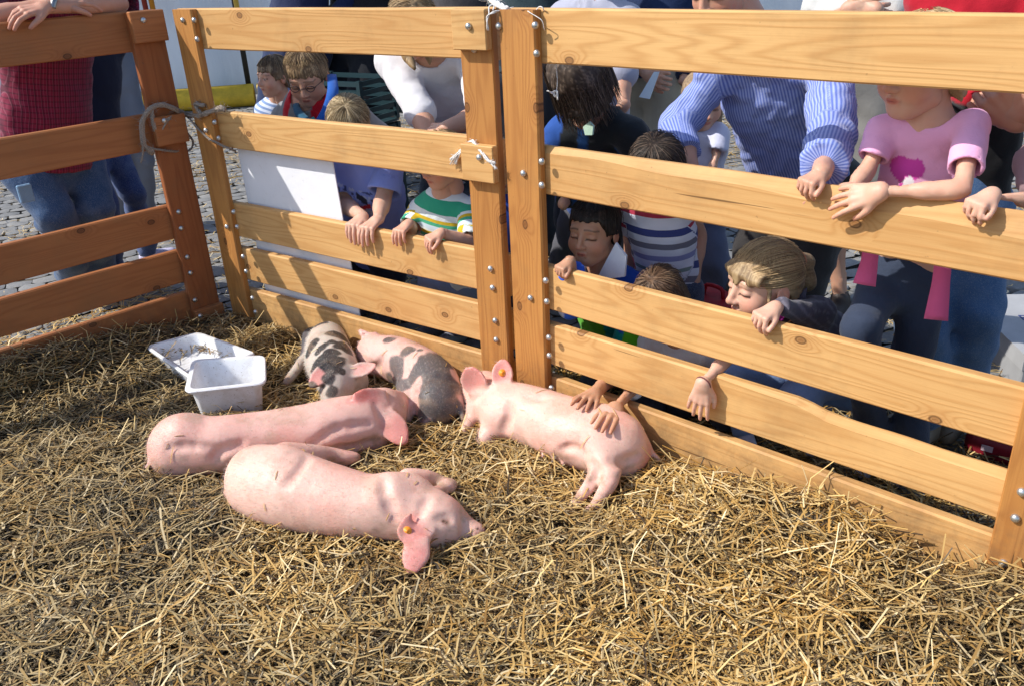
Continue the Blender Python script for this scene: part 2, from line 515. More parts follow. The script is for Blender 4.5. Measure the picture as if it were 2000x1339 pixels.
def bolt_mesh():
    prof = [(0.0100, 0.0), (0.0105, 0.003), (0.0095, 0.0065), (0.0065, 0.0095), (0.0025, 0.011)]
    V = []; ns = 10
    for r, d in prof:
        for k in range(ns):
            a = 2 * math.pi * k / ns
            V.append([r * math.cos(a), -d, r * math.sin(a)])
    V.append([0, -0.0112, 0])
    F4 = []; F3 = []
    for i in range(len(prof) - 1):
        for k in range(ns):
            a = i * ns + k; b = i * ns + (k + 1) % ns
            F4.append([a, b, b + ns, a + ns])
    b0 = (len(prof) - 1) * ns
    for k in range(ns): F3.append([b0 + k, b0 + (k + 1) % ns, len(V) - 1])
    return npmesh("bolt", np.array(V), [np.array(F4), np.array(F3)], True, mat=M_BOLT)
BOLT = bolt_mesh()
PT = 0.026          # post thickness in front of the boards
BT = 0.030          # board thickness
def hurdle(pl, s_left, length, rz, label, mats, left_post, right_post, bolts, lw=0.004, wanes={}, tops={}, seed=0):
    n, d, a = PLN[pl]
    org = n * d + a * s_left
    H = empty("fence_panel", (org[0], org[1], 0.0), rz, label, "fence panel", "larch fence panels round the pig pen")
    Mi = np.linalg.inv(np.array(Matrix.Translation((org[0], org[1], 0)) @ Matrix.Rotation(rz, 4, 'Z')))
    for i, (zt, zb) in enumerate(ZS):
        me = board_mesh("rail", length - 0.006, zt - zb, BT, mats[0], seed + i * 1.3, wanes.get(i), 40, tops.get(i))
        mobj("rail", me, H, (0.003, 0.0005, zb))
    x0, wd = left_post
    mobj("post", post_mesh("post", wd, 1.278 - 0.03, PT, mats[1], seed + 7, lw), H, (x0, 0, 0.03))
    x1, wd1 = right_post
    mobj("post", post_mesh("post", wd1, 1.278 - 0.03, PT, mats[1], seed + 8), H, (x1, 0, 0.03))
    for zt, zb in ((1.281, 1.172), (0.905, 0.795), (0.108, 0.012)):
        m = MB(); m.box((0, -0.028, 0), (wd1 + 0.004, 0, zt - zb), bev=0.003)
        m.build("block", mats[0], H, False, (x1 - 0.002, -PT - 0.0012, zb))
    for px, py, lay in bolts:
        P = on(pl, px, py, -(PT + 0.003 + (0.029 if lay else 0.0)))
        q = Mi @ np.array([P[0], P[1], P[2], 1.0])
        bo = mobj("bolt", BOLT, H, (q[0], -PT - (0.0292 if lay else 0.0), q[2]), (0, random.uniform(0, 3), 0))
    return H
def sA(pl, px, py): 
    n, d, a = PLN[pl]
    return float(on(pl, px, py) @ a)
S_B0 = sA('B', 345, 30); S_B1 = sA('B', 983, 300)
S_C0 = sA('C', 987, 60); S_CR = sA('C', 1924, 1115)
S_A1 = sA('A', 425, 595)
boltC = [(974, 52, 0), (1045, 50, 0), (1048, 105, 0), (1058, 316, 0), (1022, 339, 0), (1058, 362, 0), (1066, 548, 0), (1036, 582, 0), (1068, 589, 0), (1072, 659, 0), (1073, 694, 0), (1077, 757, 0),
         (1996, 960, 0), (1983, 1011, 0), (1960, 1099, 0), (1945, 1156, 1)]
boltB = [(357, 40, 0), (379, 40, 0), (385, 77, 0), (402, 255, 0), (419, 239, 0), (427, 270, 0), (456, 414, 0), (443, 443, 0), (463, 443, 0), (475, 501, 0), (481, 530, 0), (493, 582, 0), (499, 609, 0),
         (915, 52, 1), (926, 97, 0), (936, 308, 1), (946, 346, 0), (958, 525, 0), (962, 562, 0), (967, 626, 0), (969, 663, 0)]
boltA = [(280, 40, 1), (282, 76, 0), (321, 236, 1), (322, 271, 0), (349, 414, 0), (354, 446, 0), (366, 502, 0), (372, 533, 0), (381, 586, 0), (391, 617, 1)]
def waneC2(u):   # the second rail keeps a bark edge that widens to the right
    k = max(0.0, min(1.0, (u - 0.02) / 0.85))
    return (0.012 + 0.034 * k + 0.004 * math.sin(u * 23), 0.010 + 0.012 * k)
def topC4(u):
    k = max(0.0, min(1.0, (u - 0.60) / 0.06)); k = k * k * (3 - 2 * k)
    return 0.018 * k + 0.006 * max(0.0, u - 0.66) * 3 + 0.0012 * k * math.sin(u * 47)
def waneC4(u):
    k = max(0.0, min(1.0, (u - 0.45) / 0.2))
    return (0.005 + 0.011 * k, 0.005 + 0.015 * k)
LC = S_CR + 0.135 - S_C0
panelC = hurdle('C', S_C0, LC, -math.atan2(0.68598, 0.72762), "pale sunlit fence panel on the right, between child in pink and the pigs", (M_BOARD, M_POST), (0.0, 0.130), (LC - 0.135, 0.135), boltC,
                wanes={1: waneC2, 3: waneC4}, tops={3: topC4}, seed=1)
LB = S_B1 - S_B0
panelB = hurdle('B', S_B0, LB, -math.atan2(0.59801, 0.80149), "middle fence panel with white sheet hung behind its left half", (M_BOARD, M_POST), (0.0, 0.128), (LB - 0.118, 0.118), boltB, lw=0.020, seed=21)
LA = 1.56
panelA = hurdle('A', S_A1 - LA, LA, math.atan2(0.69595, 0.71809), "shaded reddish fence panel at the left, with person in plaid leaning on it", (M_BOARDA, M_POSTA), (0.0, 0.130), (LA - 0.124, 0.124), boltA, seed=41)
# ------------------------------------------------------------------ straw bedding
def sm(x, a, b):
    k = np.clip((x - a) / (b - a), 0, 1); return k * k * (3 - 2 * k)
def straw_h(x, y):
    """height of the straw bed over the pavement, inside the pen"""
    P = np.stack([x, y, x * 0], -1)
    dA = 3.357 - (-0.69595 * x + 0.71809 * y); dB = 2.04 - (0.598 * x + 0.8015 * y); dC = 1.847 - (0.686 * x + 0.7276 * y)
    sC = x * 0.72762 - y * 0.68598 + 1.708          # metres along the right panel
    h = 0.030 + 0.050 * fbm(P, 4.2, 3.0, 3) + 0.022 * (vnoise(P, 11.0, 9.0) - 0.5) + 0.014 * (vnoise(P, 24.0, 4.0) - 0.5)
    h = h + 0.085 * (1 - sm(dA, 0.03, 0.42)) * sm(dB, 0.15, 0.6)                       # banked against the left panel
    h = h + 0.075 * (1 - sm(dC, 0.05, 0.42)) * sm(sC, 0.55, 0.95) * (1 - 0.75 * sm(sC, 1.18, 1.32) + 0.95 * sm(sC, 1.36, 1.50))  # and against the right one
    h = h - 0.035 * np.exp(-(((x + 0.80) / 0.22) ** 2 + ((y - 2.75) / 0.20) ** 2))     # trodden bare ground behind the tubs
    return np.maximum(h, 0.012)
t = NT("trodden_bedding")
P_ = t.coord()
n1 = t.noise(P_, 9.0, 6.0, 0.7); n2 = t.noise(P_, 70.0, 5.0, 0.7, 1.5)
c = t.mix(t.maprange(n2, 0.35, 0.7), (0.060, 0.042, 0.024), (0.20, 0.14, 0.07))
c = t.mix(t.maprange(n1, 0.45, 0.7), c, (0.075, 0.06, 0.045))
t.bump(n2, 0.9, 0.01)
M_BED = t.out(c, 0.95, 0.1)
gx, gy = np.meshgrid(np.linspace(-2.9, 1.9, 161), np.linspace(0.25, 3.5, 121), indexing='ij')
Pn = np.stack([gx, gy, gx * 0], -1)
ok = (-0.69595 * gx + 0.71809 * gy < 3.40) & (0.598 * gx + 0.8015 * gy < 2.09) & (0.686 * gx + 0.7276 * gy < 1.90)
hz_ = straw_h(gx, gy) - 0.022
V = np.stack([gx, gy, hz_], -1).reshape(-1, 3)
idx = np.arange(161 * 121).reshape(161, 121)
q = np.stack([idx[:-1, :-1], idx[1:, :-1], idx[1:, 1:], idx[:-1, 1:]], -1)
okc = ok[:-1, :-1] & ok[1:, :-1] & ok[1:, 1:] & ok[:-1, 1:]
bed = mobj("ground_bedding", npmesh("ground_bedding", V, [q[okc]], True, mat=M_BED)); tag(bed, kind='structure')
t = NT("straw_stalk")
ct = t.attr("Col")
M_STRAW = t.out(ct, 0.55, 0.35)
M_STRAW.node_tree.nodes["Principled BSDF"].inputs["Subsurface Weight"].default_value = 0.0
PAL = np.array([[0.54, 0.345, 0.115], [0.66, 0.475, 0.205], [0.44, 0.245, 0.060], [0.28, 0.155, 0.046], [0.14, 0.085, 0.036], [0.37, 0.275, 0.135], [0.075, 0.050, 0.030], [0.80, 0.635, 0.36]])
def stalks(n, area, zf, rng, lenr=(0.03, 0.15), wr=(0.0012, 0.0024), tilt=0.22, pal_p=None, depth=0.03, wet=None):
    """area(n)->x,y ; returns V, F4, colours"""
    x, y = area(n)
    z = zf(x, y)
    L = np.exp(rng.uniform(np.log(lenr[0]), np.log(lenr[1]), n))
    az = rng.uniform(0, 2 * np.pi, n)
    ti = rng.normal(0, tilt, n)
    dz = -depth * rng.random(n) ** 1.3
    d = np.stack([np.cos(az) * np.cos(ti), np.sin(az) * np.cos(ti), np.sin(ti)], 1)
    side = np.stack([-np.sin(az), np.cos(az), 0 * az], 1)
    bend = rng.normal(0, 0.11, n) * L
    bz = rng.normal(0.02, 0.07, n) * L
    c = np.stack([x, y, z + dz + 0.004 + np.abs(np.sin(ti)) * L * 0.42], 1)
    rw = rng.uniform(wr[0], wr[1], n)
    rings = []
    for k, u in enumerate((-0.5, 0.0, 0.5)):
        m = c + d * (u * L)[:, None]
        if k == 1: m = m + side * bend[:, None] + np.array([0, 0, 1.0]) * bz[:, None]
        # stay over the bed
        up = np.cross(d, side); 
        flat = rng.uniform(0.25, 0.9, n) if k == 0 else flat0
        flat0 = flat
        for s3, h3 in ((1.0, -0.4), (-1.0, -0.4), (0.0, 1.0)):
            rings.append(m + side * (s3 * rw)[:, None] + (h3 * rw * flat)[:, None] * (-up))
    Vt = np.stack(rings, 1)          # n, 9, 3
    base = (np.arange(n) * 9)[:, None]
    fl = []
    for k in (0, 3):
        for a, b in ((0, 1), (1, 2), (2, 0)):
            fl.append([k + a, k + b, k + 3 + b, k + 3 + a])
    F4 = (base[:, None, :] + np.array(fl)[None]).reshape(-1, 4)
    pp = np.array(pal_p if pal_p is not None else [.20, .11, .17, .16, .13, .10, .09, .04]); pp = pp / pp.sum()
    ci = rng.choice(len(PAL), n, p=pp)
    colr = PAL[ci] * rng.uniform(0.75, 1.2, n)[:, None]
    if wet is not None:
        wv = wet(x, y)[:, None]
        grey = colr.mean(1, keepdims=True) * np.array([[0.95, 0.74, 0.44]])
        colr = colr * (1 - wv) + grey * 0.50 * wv
    return Vt.reshape(-1, 3), F4, np.repeat(colr, 9, 0)
rng = np.random.default_rng(3)
def in_pen(x, y, m):
    return (-0.69595 * x + 0.71809 * y < 3.357 - m) & (0.598 * x + 0.8015 * y < 2.04 - m) & (0.686 * x + 0.7276 * y < 1.847 - m)
def in_view(x, y, z=0.05, pad=60):
    P = np.stack([x, y, x * 0 + z], 1) - CO
    zc = P @ CF
    px = 1000 + FPX * (P @ CR) / zc; py = 669.5 - FPX * (P @ CU) / zc
    return (zc > 0.3) & (px > -pad) & (px < 2000 + pad) & (py > -pad) & (py < 1339 + pad), px, py
TUB1 = [gz(289, 676, .115), gz(374, 735, .115), gz(495, 689, .115), gz(386, 650, .115)]
TUB2 = [gz(367, 761, .175), gz(513, 745, .175), gz(511, 695, .175), gz(380, 703, .175)]
def shrink(q, s):
    q = np.array(q); c = q.mean(0); return c + (q - c) * s
TUBZ = [shrink(TUB1, .9), shrink(TUB2, .84)]
TSG = 1.0 if np.cross((TUB1[1] - TUB1[0])[:2], (TUB1[2] - TUB1[1])[:2]) > 0 else -1.0
def pen_area(n):
    xs, ys = [], []; tot = 0
    while tot < n:
        x = rng.uniform(-2.3, 1.5, 60000); y = rng.uniform(0.9, 3.4, 60000)
        k = in_pen(x, y, 0.035) & in_view(x, y)[0]
        # bare, trodden places keep less straw
        bare = np.exp(-(((x + 0.80) / 0.20) ** 2 + ((y - 2.75) / 0.17) ** 2)) * 0.93 + 0.55 * (vnoise(np.stack([x, y, x * 0], 1), 5.5, 21.0) > 0.74)
        bare = np.maximum(bare, 0.75 * np.clip((0.40 - vnoise(np.stack([x, y, x * 0], 1), 16.0, 31.0)) / 0.15, 0, 1))
        k &= rng.random(60000) > bare
        for q in TUBZ:
            e = np.array(q); m_ = np.ones(60000, bool)
            for i in range(4):
                a, b = e[i], e[(i + 1) % 4]; m_ &= ((b[0] - a[0]) * (y - a[1]) - (b[1] - a[1]) * (x - a[0])) * TSG > 0
            k &= ~m_
        xs.append(x[k]); ys.append(y[k]); tot += k.sum()
    return np.concatenate(xs)[:n], np.concatenate(ys)[:n]
def wetness(x, y):
    P = np.stack([x, y, x * 0], 1)
    left = 1 - sm(x + 0.15 * (y - 2), -1.15, -0.15)
    return np.clip(0.85 * left + 1.1 * (fbm(P, 2.6, 5.0) - 0.52) * 2.0 + 0.16, 0, 1.0)
parts = [stalks(40000, pen_area, straw_h, rng, (0.025, 0.11), (0.0008, 0.0019), 0.22, wet=wetness),
         stalks(10000, pen_area, lambda x, y: straw_h(x, y) + 0.006, rng, (0.05, 0.17), (0.0012, 0.0026), 0.16, [.3, .25, .15, .06, .03, .08, .02, .11], 0.012, wet=lambda x, y: wetness(x, y) * 0.6),
         stalks(1500, pen_area, lambda x, y: straw_h(x, y) + 0.004, rng, (0.05, 0.13), (0.0009, 0.0017), 0.55, [.3, .25, .15, .06, .03, .08, .02, .11], 0.01),
         stalks(15000, pen_area, straw_h, rng, (0.012, 0.038), (0.0009, 0.0026), 0.3, depth=0.012, wet=wetness)]
def pen_margin(n):
    xs, ys = [], []; tot = 0
    while tot < n:
        x = rng.uniform(-2.9, 1.9, 30000); y = rng.uniform(0.25, 3.4, 30000)
        k = in_pen(x, y, 0.035) & ~in_view(x, y)[0]
        xs.append(x[k]); ys.append(y[k]); tot += k.sum()
    return np.concatenate(xs)[:n], np.concatenate(ys)[:n]
parts.append(stalks(9000, pen_margin, straw_h, rng, (0.03, 0.13), (0.0012, 0.0026), 0.2, wet=wetness))
def out_area(n):
    xs, ys = [], []; tot = 0
    while tot < n:
        x = rng.uniform(-4.5, 4.5, 40000); y = rng.uniform(0.8, 9.0, 40000)
        k = ~in_pen(x, y, -0.05) & in_view(x, y, 0.0)[0] & (vnoise(np.stack([x, y, x * 0], 1), 1.7, 2.0) > rng.uniform(0.30, 0.75, 40000))
        xs.append(x[k]); ys.append(y[k]); tot += k.sum()
    return np.concatenate(xs)[:n], np.concatenate(ys)[:n]
pal_o = [.26, .30, .08, .04, .02, .12, .02, .16]
parts.append(stalks(12000, out_area, lambda x, y: x * 0 + 0.020, rng, (0.02, 0.12), (0.0012, 0.0026), 0.06, pal_o, 0.003))
def by_fence(n):   # loose litter behind the right panel, dark and thick near its foot
    s = rng.uniform(-0.1, 1.7, n); q = np.abs(rng.normal(0.0, 0.38, n)) + 0.04
    n_, d_, a_ = PLN['C']
    org = n_ * d_ + a_ * S_C0
    return org[0] + a_[0] * s + n_[0] * q, org[1] + a_[1] * s + n_[1] * q
parts.append(stalks(7000, by_fence, lambda x, y: x * 0 + 0.032, rng, (0.03, 0.14), (0.0012, 0.0026), 0.18, [.14, .12, .2, .2, .14, .1, .1, .02], 0.022))
def by_A(n):
    s = rng.uniform(0.2, 1.6, n); q = np.abs(rng.normal(0, 0.30, n)) + 0.05
    n_, d_, a_ = PLN['A']; org = n_ * d_ + a_ * (S_A1 - LA)
    return org[0] + a_[0] * s + n_[0] * q, org[1] + a_[1] * s + n_[1] * q
parts.append(stalks(2200, by_A, lambda x, y: x * 0 + 0.021, rng, (0.03, 0.13), (0.0012, 0.0026), 0.12, [.2, .3, .1, .05, .04, .12, .04, .1], 0.006))
def join(parts):
    off = 0; Vs = []; Fs = []; Cs = []
    for v, f, c_ in parts:
        Vs.append(v); Fs.append(f + off); Cs.append(c_); off += len(v)
    return np.concatenate(Vs), np.concatenate(Fs), np.concatenate(Cs)
V, F, C_ = join(parts[:5])
tag(mobj("straw", npmesh("straw", V, [F], False, {'Col': C_}, M_STRAW)), "loose golden and grey straw bedding inside the pig pen", "straw", kind='stuff')
V, F, C_ = join(parts[5:])
tag(mobj("straw_litter", npmesh("straw_litter", V, [F], False, {'Col': C_}, M_STRAW)), "straw scattered over the cobbles outside the pen", "straw", kind='stuff')
# ------------------------------------------------------------------ implicit surfaces for bodies
class Field:
    """smooth union of rounded shapes on a grid, meshed with surface nets"""
    def __init__(s, lo, hi, h):
        s.h = h; s.lo = np.asarray(lo, float) - 3 * h
        s.n = np.ceil((np.asarray(hi, float) + 3 * h - s.lo) / h).astype(int) + 1
        s.A = np.full(s.n, 0.12, np.float32)
    def _sub(s, lo, hi):
        i0 = np.clip(np.floor((np.asarray(lo) - s.lo) / s.h).astype(int), 0, s.n)
        i1 = np.clip(np.ceil((np.asarray(hi) - s.lo) / s.h).astype(int) + 1, 0, s.n)
        if np.any(i1 <= i0): return None, None
        ax = [(s.lo[k] + s.h * np.arange(i0[k], i1[k])).astype(np.float32) for k in range(3)]
        P = np.stack(np.meshgrid(*ax, indexing='ij'), -1)
        return tuple(slice(i0[k], i1[k]) for k in range(3)), P
    def put(s, fn, lo, hi, k=0.02, op='u'):
        m = k + 3 * s.h
        sl, P = s._sub(np.asarray(lo) - m, np.asarray(hi) + m)
        if sl is None: return s
        d = fn(P).astype(np.float32); a = s.A[sl]
        if op == 'u':
            if k > 0:
                hh = np.clip(0.5 + 0.5 * (a - d) / k, 0, 1); s.A[sl] = a * (1 - hh) + d * hh - k * hh * (1 - hh)
            else: s.A[sl] = np.minimum(a, d)
        elif op == 's':
            d = -d
            if k > 0:
                hh = np.clip(0.5 - 0.5 * (a - d) / k, 0, 1); s.A[sl] = a * (1 - hh) + d * hh + k * hh * (1 - hh)
            else: s.A[sl] = np.maximum(a, d)
        elif op == 'add':
            s.A[sl] = a + d
        return s
    def cap(s, a, b, ra, rb, k=0.02, op='u', flat=None):
        a = np.asarray(a, float); b = np.asarray(b, float); ab = b - a; L2 = ab @ ab + 1e-12; L = math.sqrt(L2)
        r = max(ra, rb)
        def fn(P):
            q = P - a.astype(np.float32)
            t_ = np.clip((q @ (ab / L2).astype(np.float32)), 0, 1)
            d = np.linalg.norm(q - t_[..., None] * ab.astype(np.float32), axis=-1) - (ra + (rb - ra) * t_)
            if flat:
                if 'b' in flat: d = np.maximum(d, (q @ (ab / L).astype(np.float32)) - L)
                if 'a' in flat: d = np.maximum(d, -(q @ (ab / L).astype(np.float32)))
            return d
        return s.put(fn, np.minimum(a, b) - r, np.maximum(a, b) + r, k, op)
    def ell(s, c, r, M=None, k=0.02, op='u'):
        c = np.asarray(c, float); r = np.asarray(r, float); M = np.eye(3) if M is None else np.asarray(M, float)
        e = np.sqrt(((M * r[None, :]) ** 2).sum(1))      # M columns = axes
        def fn(P):
            q = (P - c.astype(np.float32)) @ M.astype(np.float32)
            k0 = np.linalg.norm(q / r, axis=-1); k1 = np.linalg.norm(q / (r * r), axis=-1) + 1e-6
            return k0 * (k0 - 1) / k1
        return s.put(fn, c - e, c + e, k, op)
    def chain(s, pts, rads, k=0.02, op='u'):
        """one limb: hard minimum of round cones inside, smooth union with the rest"""
        pts = np.asarray(pts, float); rads = list(rads); rm = max(rads)
        def fn(P):
            d = None
            for i in range(len(pts) - 1):
                a = pts[i].astype(np.float32); ab = (pts[i + 1] - pts[i]); L2 = ab @ ab + 1e-12
                q = P - a
                t_ = np.clip(q @ (ab / L2).astype(np.float32), 0, 1)
                if len(pts) > 2: ts = t_
                e = np.linalg.norm(q - t_[..., None] * ab.astype(np.float32), axis=-1) - (rads[i] + (rads[i + 1] - rads[i]) * t_)
                if d is None: d = e
                else: d = np.minimum(d, e)
            return d
        return s.put(fn, pts.min(0) - rm, pts.max(0) + rm, k, op)
    def leaf(s, base, tip, nrm, wid, th=0.005, cup=6.0, k=0.008, droop=0.0, point=0.8):
        """thin cupped leaf (an ear): base -> tip, facing nrm"""
        base = np.asarray(base, float); tip = np.asarray(tip, float); u = tip - base; L = np.linalg.norm(u); u /= L
        n_ = np.asarray(nrm, float); n_ = n_ - u * (n_ @ u); n_ /= np.linalg.norm(n_); v = np.cross(n_, u)
        def fn(P):
            q = P - base.astype(np.float32)
            a = (q @ u.astype(np.float32)) / L; b = q @ v.astype(np.float32); c = q @ n_.astype(np.float32)
            aa = np.clip(a, 0, 1)
            w_ = wid * np.power(np.clip(np.sin(np.pi * np.clip(0.24 + 0.70 * aa, 0, 1)), 0, 1), point)
            mid = cup * b * b - droop * aa * aa * L
            thick = th * (1.1 - 0.3 * aa)
            return np.maximum(np.maximum(np.abs(c - mid) - thick, np.abs(b) - w_), np.maximum(-a * L - 0.01, (a - 1) * L)) * 0.85
        r = L * 0.6 + wid
        mid = (base + tip) / 2
        return s.put(fn, mid - r, mid + r, k)
    def noise(s, amp, sc, seed=0.0, fn=None):
        ax = [(s.lo[k] + s.h * np.arange(s.n[k])).astype(np.float32) for k in range(3)]
        m = np.abs(s.A) < 4 * s.h + amp
        I = np.argwhere(m)
        P = s.lo + s.h * I
        d = (fn(P) if fn else (vnoise(P, sc, seed) - 0.5) * 2) * amp
        s.A[m] += d.astype(np.float32)
        return s
    def hit(s, px, py):
        """first point of the surface seen in direction (px, py)"""
        d = ray(px, py); ts = np.arange(1.0, 4.5, s.h * 0.4)
        P = CO + ts[:, None] * d; I = np.round((P - s.lo) / s.h).astype(int)
        ok = ((I >= 0) & (I < s.n)).all(1); v = np.full(len(ts), 1.0)
        v[ok] = s.A[I[ok, 0], I[ok, 1], I[ok, 2]]
        k = np.argmax(v < 0)
        if v[k] >= 0: k = int(np.argmin(v))
        return P[k]
    def mesh(s):
        A = s.A; n = s.n; h = s.h
        neg = A < 0
        cs = np.zeros(n - 1, np.int8)
        for a in (0, 1):
            for b in (0, 1):
                for c in (0, 1):
                    cs += neg[a:n[0] - 1 + a, b:n[1] - 1 + b, c:n[2] - 1 + c]
        I = np.argwhere((cs > 0) & (cs < 8))
        idx = np.full(n - 1, -1, np.int32); idx[I[:, 0], I[:, 1], I[:, 2]] = np.arange(len(I))
        S = np.zeros((len(I), 3)); cnt = np.zeros(len(I))
        cor = [(a, b, c) for a in (0, 1) for b in (0, 1) for c in (0, 1)]
        val = {q: A[I[:, 0] + q[0], I[:, 1] + q[1], I[:, 2] + q[2]].astype(float) for q in cor}
        for p in cor:
            for ax in range(3):
                if p[ax] == 1: continue
                q = list(p); q[ax] = 1; q = tuple(q)
                va, vb = val[p], val[q]; m = (va < 0) != (vb < 0)
                t_ = np.where(m, va / np.where(m, va - vb, 1), 0)
                e = np.array(p, float)[None] + 0 * S
                e[:, ax] += t_
                S[m] += e[m]; cnt[m] += 1
        V = s.lo + h * (I + S / cnt[:, None])
        F = []
        for ax in range(3):
            o1, o2 = [(1, 2), (2, 0), (0, 1)][ax]
            sl0 = [slice(0, None)] * 3; sl1 = [slice(0, None)] * 3
            sl0[ax] = slice(0, -1); sl1[ax] = slice(1, None)
            e = neg[tuple(sl0)] != neg[tuple(sl1)]
            E = np.argwhere(e)
            E = E[(E[:, o1] > 0) & (E[:, o2] > 0) & (E[:, o1] < n[o1] - 1) & (E[:, o2] < n[o2] - 1)]
            q = []
            for d1, d2 in ((-1, -1), (0, -1), (0, 0), (-1, 0)):
                B = E.copy(); B[:, o1] += d1; B[:, o2] += d2
                q.append(idx[B[:, 0], B[:, 1], B[:, 2]])
            q = np.stack(q, 1)
            flip = ~neg[E[:, 0], E[:, 1], E[:, 2]]
            q[flip] = q[flip][:, ::-1]
            F.append(q)
        F = np.concatenate(F)
        F = F[(F >= 0).all(1)]
        return V, F
def relax(V, F, it=3, lam=0.5):
    V = V.copy()
    for _ in range(it):
        S = np.zeros_like(V); c = np.zeros(len(V))
        for a, b in ((0, 1), (1, 2), (2, 3), (3, 0)):
            np.add.at(S, F[:, a], V[F[:, b]]); np.add.at(S, F[:, b], V[F[:, a]])
            c += np.bincount(F[:, a], minlength=len(V)) + np.bincount(F[:, b], minlength=len(V))
        V += lam * (S / np.maximum(c, 1)[:, None] - V)
    return V
def vnormals(V, F):
    N = np.zeros_like(V)
    n = np.cross(V[F[:, 2]] - V[F[:, 0]], V[F[:, 3]] - V[F[:, 1]])
    for k in range(4): np.add.at(N, F[:, k], n)
    return N / (np.linalg.norm(N, axis=1, keepdims=True) + 1e-9)
def blend(C, col, m):
    return C * (1 - m[:, None]) + np.asarray(col)[None] * m[:, None]
def ball(V, c, r, soft=0.4, nz=0.0, seed=0.0):
    d = np.linalg.norm(V - np.asarray(c), axis=1) / r
    if nz > 0: d = d + nz * (fbm(V, 22.0, seed, 2) - 0.5) * 2
    return np.clip((1 - d) / soft, 0, 1)
# ------------------------------------------------------------------ pigs
t = NT("pig_skin")
cc = t.attr("Col")
oc = t.coord()
hair = t.noise(t.vmath('MULTIPLY', oc, (220.0, 60.0, 220.0)), 1.0, 3.0, 0.6)
blot = t.noise(oc, 16.0, 5.0, 0.65)
c = t.mix(t.math('MULTIPLY', t.maprange(blot, 0.50, 0.75), 0.35), cc, t.mix(1.0, cc, (0.93, 0.62, 0.58), 'MULTIPLY'))
fine = t.noise(oc, 55.0, 4.0, 0.7)
c = t.mix(t.math('MULTIPLY', t.maprange(fine, 0.60, 0.80), 0.28), c, t.mix(1.0, cc, (0.62, 0.44, 0.36), 'MULTIPLY'))
grime = t.noise(oc, 7.0, 6.0, 0.75)
c = t.mix(t.math('MULTIPLY', t.maprange(grime, 0.52, 0.78), 0.45), c, (0.30, 0.20, 0.13))
spk = t.noise(oc, 130.0, 3.0, 0.6)
c = t.mix(t.math('MULTIPLY', t.maprange(spk, 0.66, 0.74), 0.55), c, (0.22, 0.12, 0.08))
c = t.mix(t.math('MULTIPLY', t.maprange(hair, 0.52, 0.70), 0.16), c, (0.85, 0.72, 0.62))
t.bump(t.math('ADD', t.math('MULTIPLY', hair, 0.6), t.math('MULTIPLY', fine, 0.8)), 0.28, 0.003)
M_PIG = t.out(c, 0.5, 0.35, sss=0.30, ssr=(1.0, 0.30, 0.18))
M_PIG.node_tree.nodes["Principled BSDF"].inputs["Subsurface Scale"].default_value = 0.010
M_TAG = simple("orange_plastic", (0.85, 0.28, 0.02), 0.4, 0.5)
PINK = np.array([0.725, 0.455, 0.375]); RED = np.array([0.60, 0.20, 0.17]); DARKP = np.array([0.026, 0.025, 0.027])
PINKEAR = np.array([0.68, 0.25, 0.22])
def rpx(P, px):
    """radius in metres of px photo pixels at point P"""
    return px * ((P - CO) @ CF) / FPX
PIGS = []
